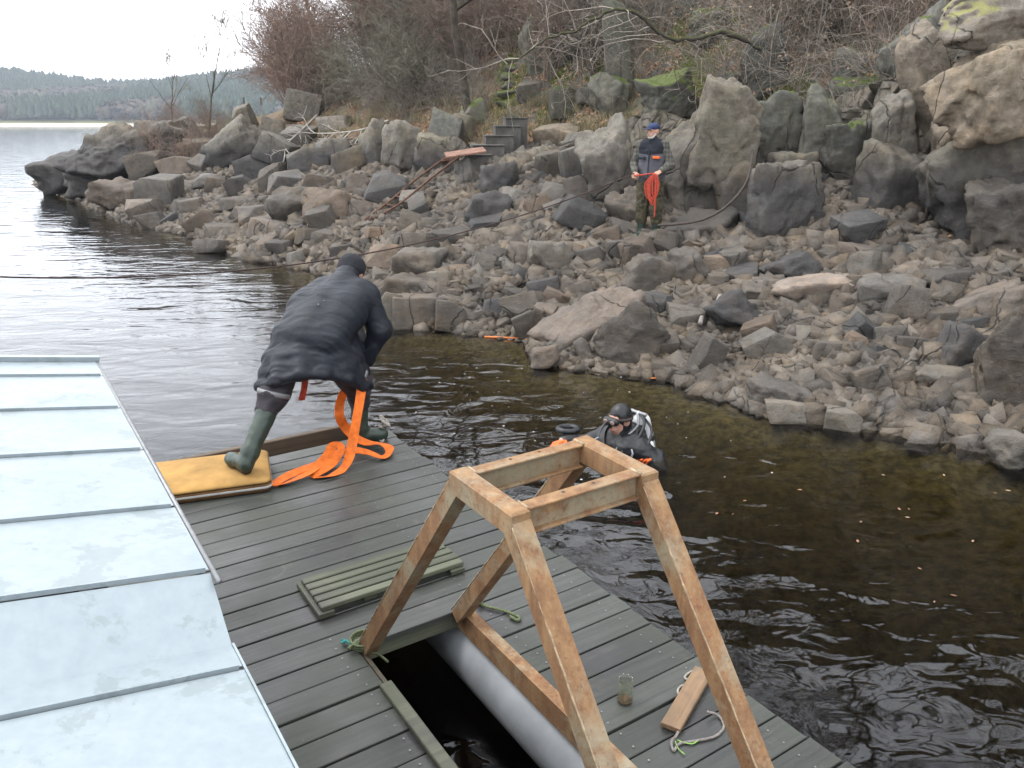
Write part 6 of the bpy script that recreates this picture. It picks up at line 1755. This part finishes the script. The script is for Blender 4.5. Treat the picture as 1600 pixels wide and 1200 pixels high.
hood = [('e', at3(0, -.014, .03), (.092, .106, .11), hM3), ('c', (0, -.005, .08), (0, -.02, .22), .085, .078), ('e', at3(0, -.03, -.03), (.088, .08, .09), hM3), ('e', at3(0, .025, -.085), (.06, .05, .03), hM3)]
body('hood', hood, 0.0075, M['neo'], dvr, 0.03, folds(.003, 16, 4), carve=[('e', at3(0, .12, -.045), (.046, .09, .04), hM3)])
suit = [('c', (-.09, 0, .03), (-.08, .1, -.7), .165, .15), ('c', (.09, 0, .03), (.08, .1, -.7), .165, .15), ('c', (-.18, 0, .06), (.18, 0, .06), .1, .1), ('c', (0, 0, .1), (0, -.01, .14), .11, .09),
        ('c', (-.2, 0, .05), (-.38, -.08, -.05), .095, .078), ('c', (-.38, -.08, -.05), (-.435, -.27, .01), .075, .058), ('c', (.21, 0, .05), (.36, .05, -.09), .1, .085), ('c', (.36, .05, -.09), (.315, .11, .0), .078, .055),
        ('c', (-.09, .1, -.7), (-.12, .25, -1.2), .13, .1), ('c', (.09, .1, -.7), (.12, .3, -1.2), .13, .1), ('c', (0, .13, .08), (0, .2, -.5), .14, .16)]
so_ = body('drysuit', suit, 0.011, M['neo'], dvr, 0.04, folds(.014, 9, 7))
# mask: frame, lens, strap
mk = body('mask', [('c', at3(-.045, .098, .02), at3(.045, .098, .02), .034, .034), ('c', at3(0, .112, .01), at3(0, .116, -.02), .026, .02)], 0.006, M['neo'], dvr, 0.012)
for sx in (-1, 1): body('lens', [('e', at3(sx*.036, .128, .02), (.027, .008, .021), hM3)], 0.004, M['lens'], mk, 0.004)
ringband(tuple(at3(0, -.01, .02)), tuple(np.array(at3(0, -.01, .02))+np.array((0, 0, 1))), .112, .022, 'mask_strap', M['sole'], mk)
body('mouth', [('c', at3(-.017, .097, -.06), at3(.017, .097, -.06), .008, .008)], 0.004, M['lip'], dvr, 0.004)
def tankm(parent):
    a = np.array((.03, .21, .20)); b = np.array((.03, .42, -.36)); d = n3(b-a)
    return body('air_cylinder', [('c', a, b, .088, .088), ('c', a-d*.06, a-d*.02, .03, .04), ('c', a-d*.10, a-d*.06, .022, .022)], 0.009, M['tank'], parent, 0.02)
tk = tankm(dvr)
body('valve', [('c', (.03-.06, .175, .295), (.03+.07, .175, .295), .018, .02), ('e', (-.045, .175, .295), (.022, .022, .022), None)], 0.006, M['steel'], tk, 0.01)
ringband((.03, .27, .04), (.03, .34, -.15), .094, .05, 'tank_strap', M['neo'], tk)
def hose_(pts, r_, nm='hose', mt='neo'): MB().tube(smooth_path(pts, 7), r_, 7).build(nm, M[mt], dvr, True)
hose_([(.0, .17, .29), (-.13, .1, .27), (-.19, -.02, .18), (-.16, -.14, .08), (-.1, -.19, .0)], .014)
hose_([(.06, .17, .29), (.16, .09, .25), (.19, -.04, .15), (.13, -.16, .05), (.1, -.2, -.05)], .014)
hose_([(-.02, .17, .28), (-.08, .02, .245), (-.11, -.1, .17), (-.05, -.19, .06), (.0, -.2, -.04)], .011)
hose_([(.02, .18, .29), (.12, .05, .235), (.1, -.1, .15), (.06, -.18, .03)], .01, 'hose', 'steel')
hose_([(.07, .2, .26), (.22, .12, .2), (.27, 0, .1), (.24, -.09, -.02)], .012)
for sx in (-1, 1): MB().ribbon(smooth_path([(sx*.1, .14, .2), (sx*.12, .03, .185), (sx*.125, -.09, .13), (sx*.115, -.165, .0), (sx*.11, -.18, -.12)], 5), .05, [(1, 0, 0)]*21, .012).build('harness_strap', M['neo'], dvr)
hose_([(.21, -.135, .09), (.235, -.15, .06), (.225, -.16, .02), (.2, -.15, .0)], .009, 'clip', 'steel')
hose_([(-.13, -.17, .11), (-.155, -.19, .085), (-.14, -.195, .05), (-.115, -.185, .07)], .009, 'clip', 'steel')
body('light_pad', [('c', (.26, .06, .1), (.32, .1, -.12), .03, .03)], 0.007, M['tank'], dvr, 0.01)
hand(dvr, (-.435, -.28, .015), (.0, -1, .05), (.3, 0, -1), (.9, 0, .2), curl=0.5, sc=1.25, mat='glove', name='glove'); hand(dvr, (.315, .11, .012), (-.1, -1, .1), (-.2, 0, -1), (-.9, 0, .2), curl=0.4, sc=1.25, mat='glove', name='glove')
q0 = on_plane(888, 668, 0.02)
body('float_ring', [('c', (q0.x+.09*math.cos(a), q0.y+.07*math.sin(a), .002), (q0.x+.09*math.cos(a+.53), q0.y+.07*math.sin(a+.53), .002), .026, .026) for a in np.arange(0, 6.28, .524)], 0.009, M['neo'], None, 0.02)
prop(bpy.data.objects['float_ring'], 'black ring of hose floating by the diver\'s orange glove', 'ring')
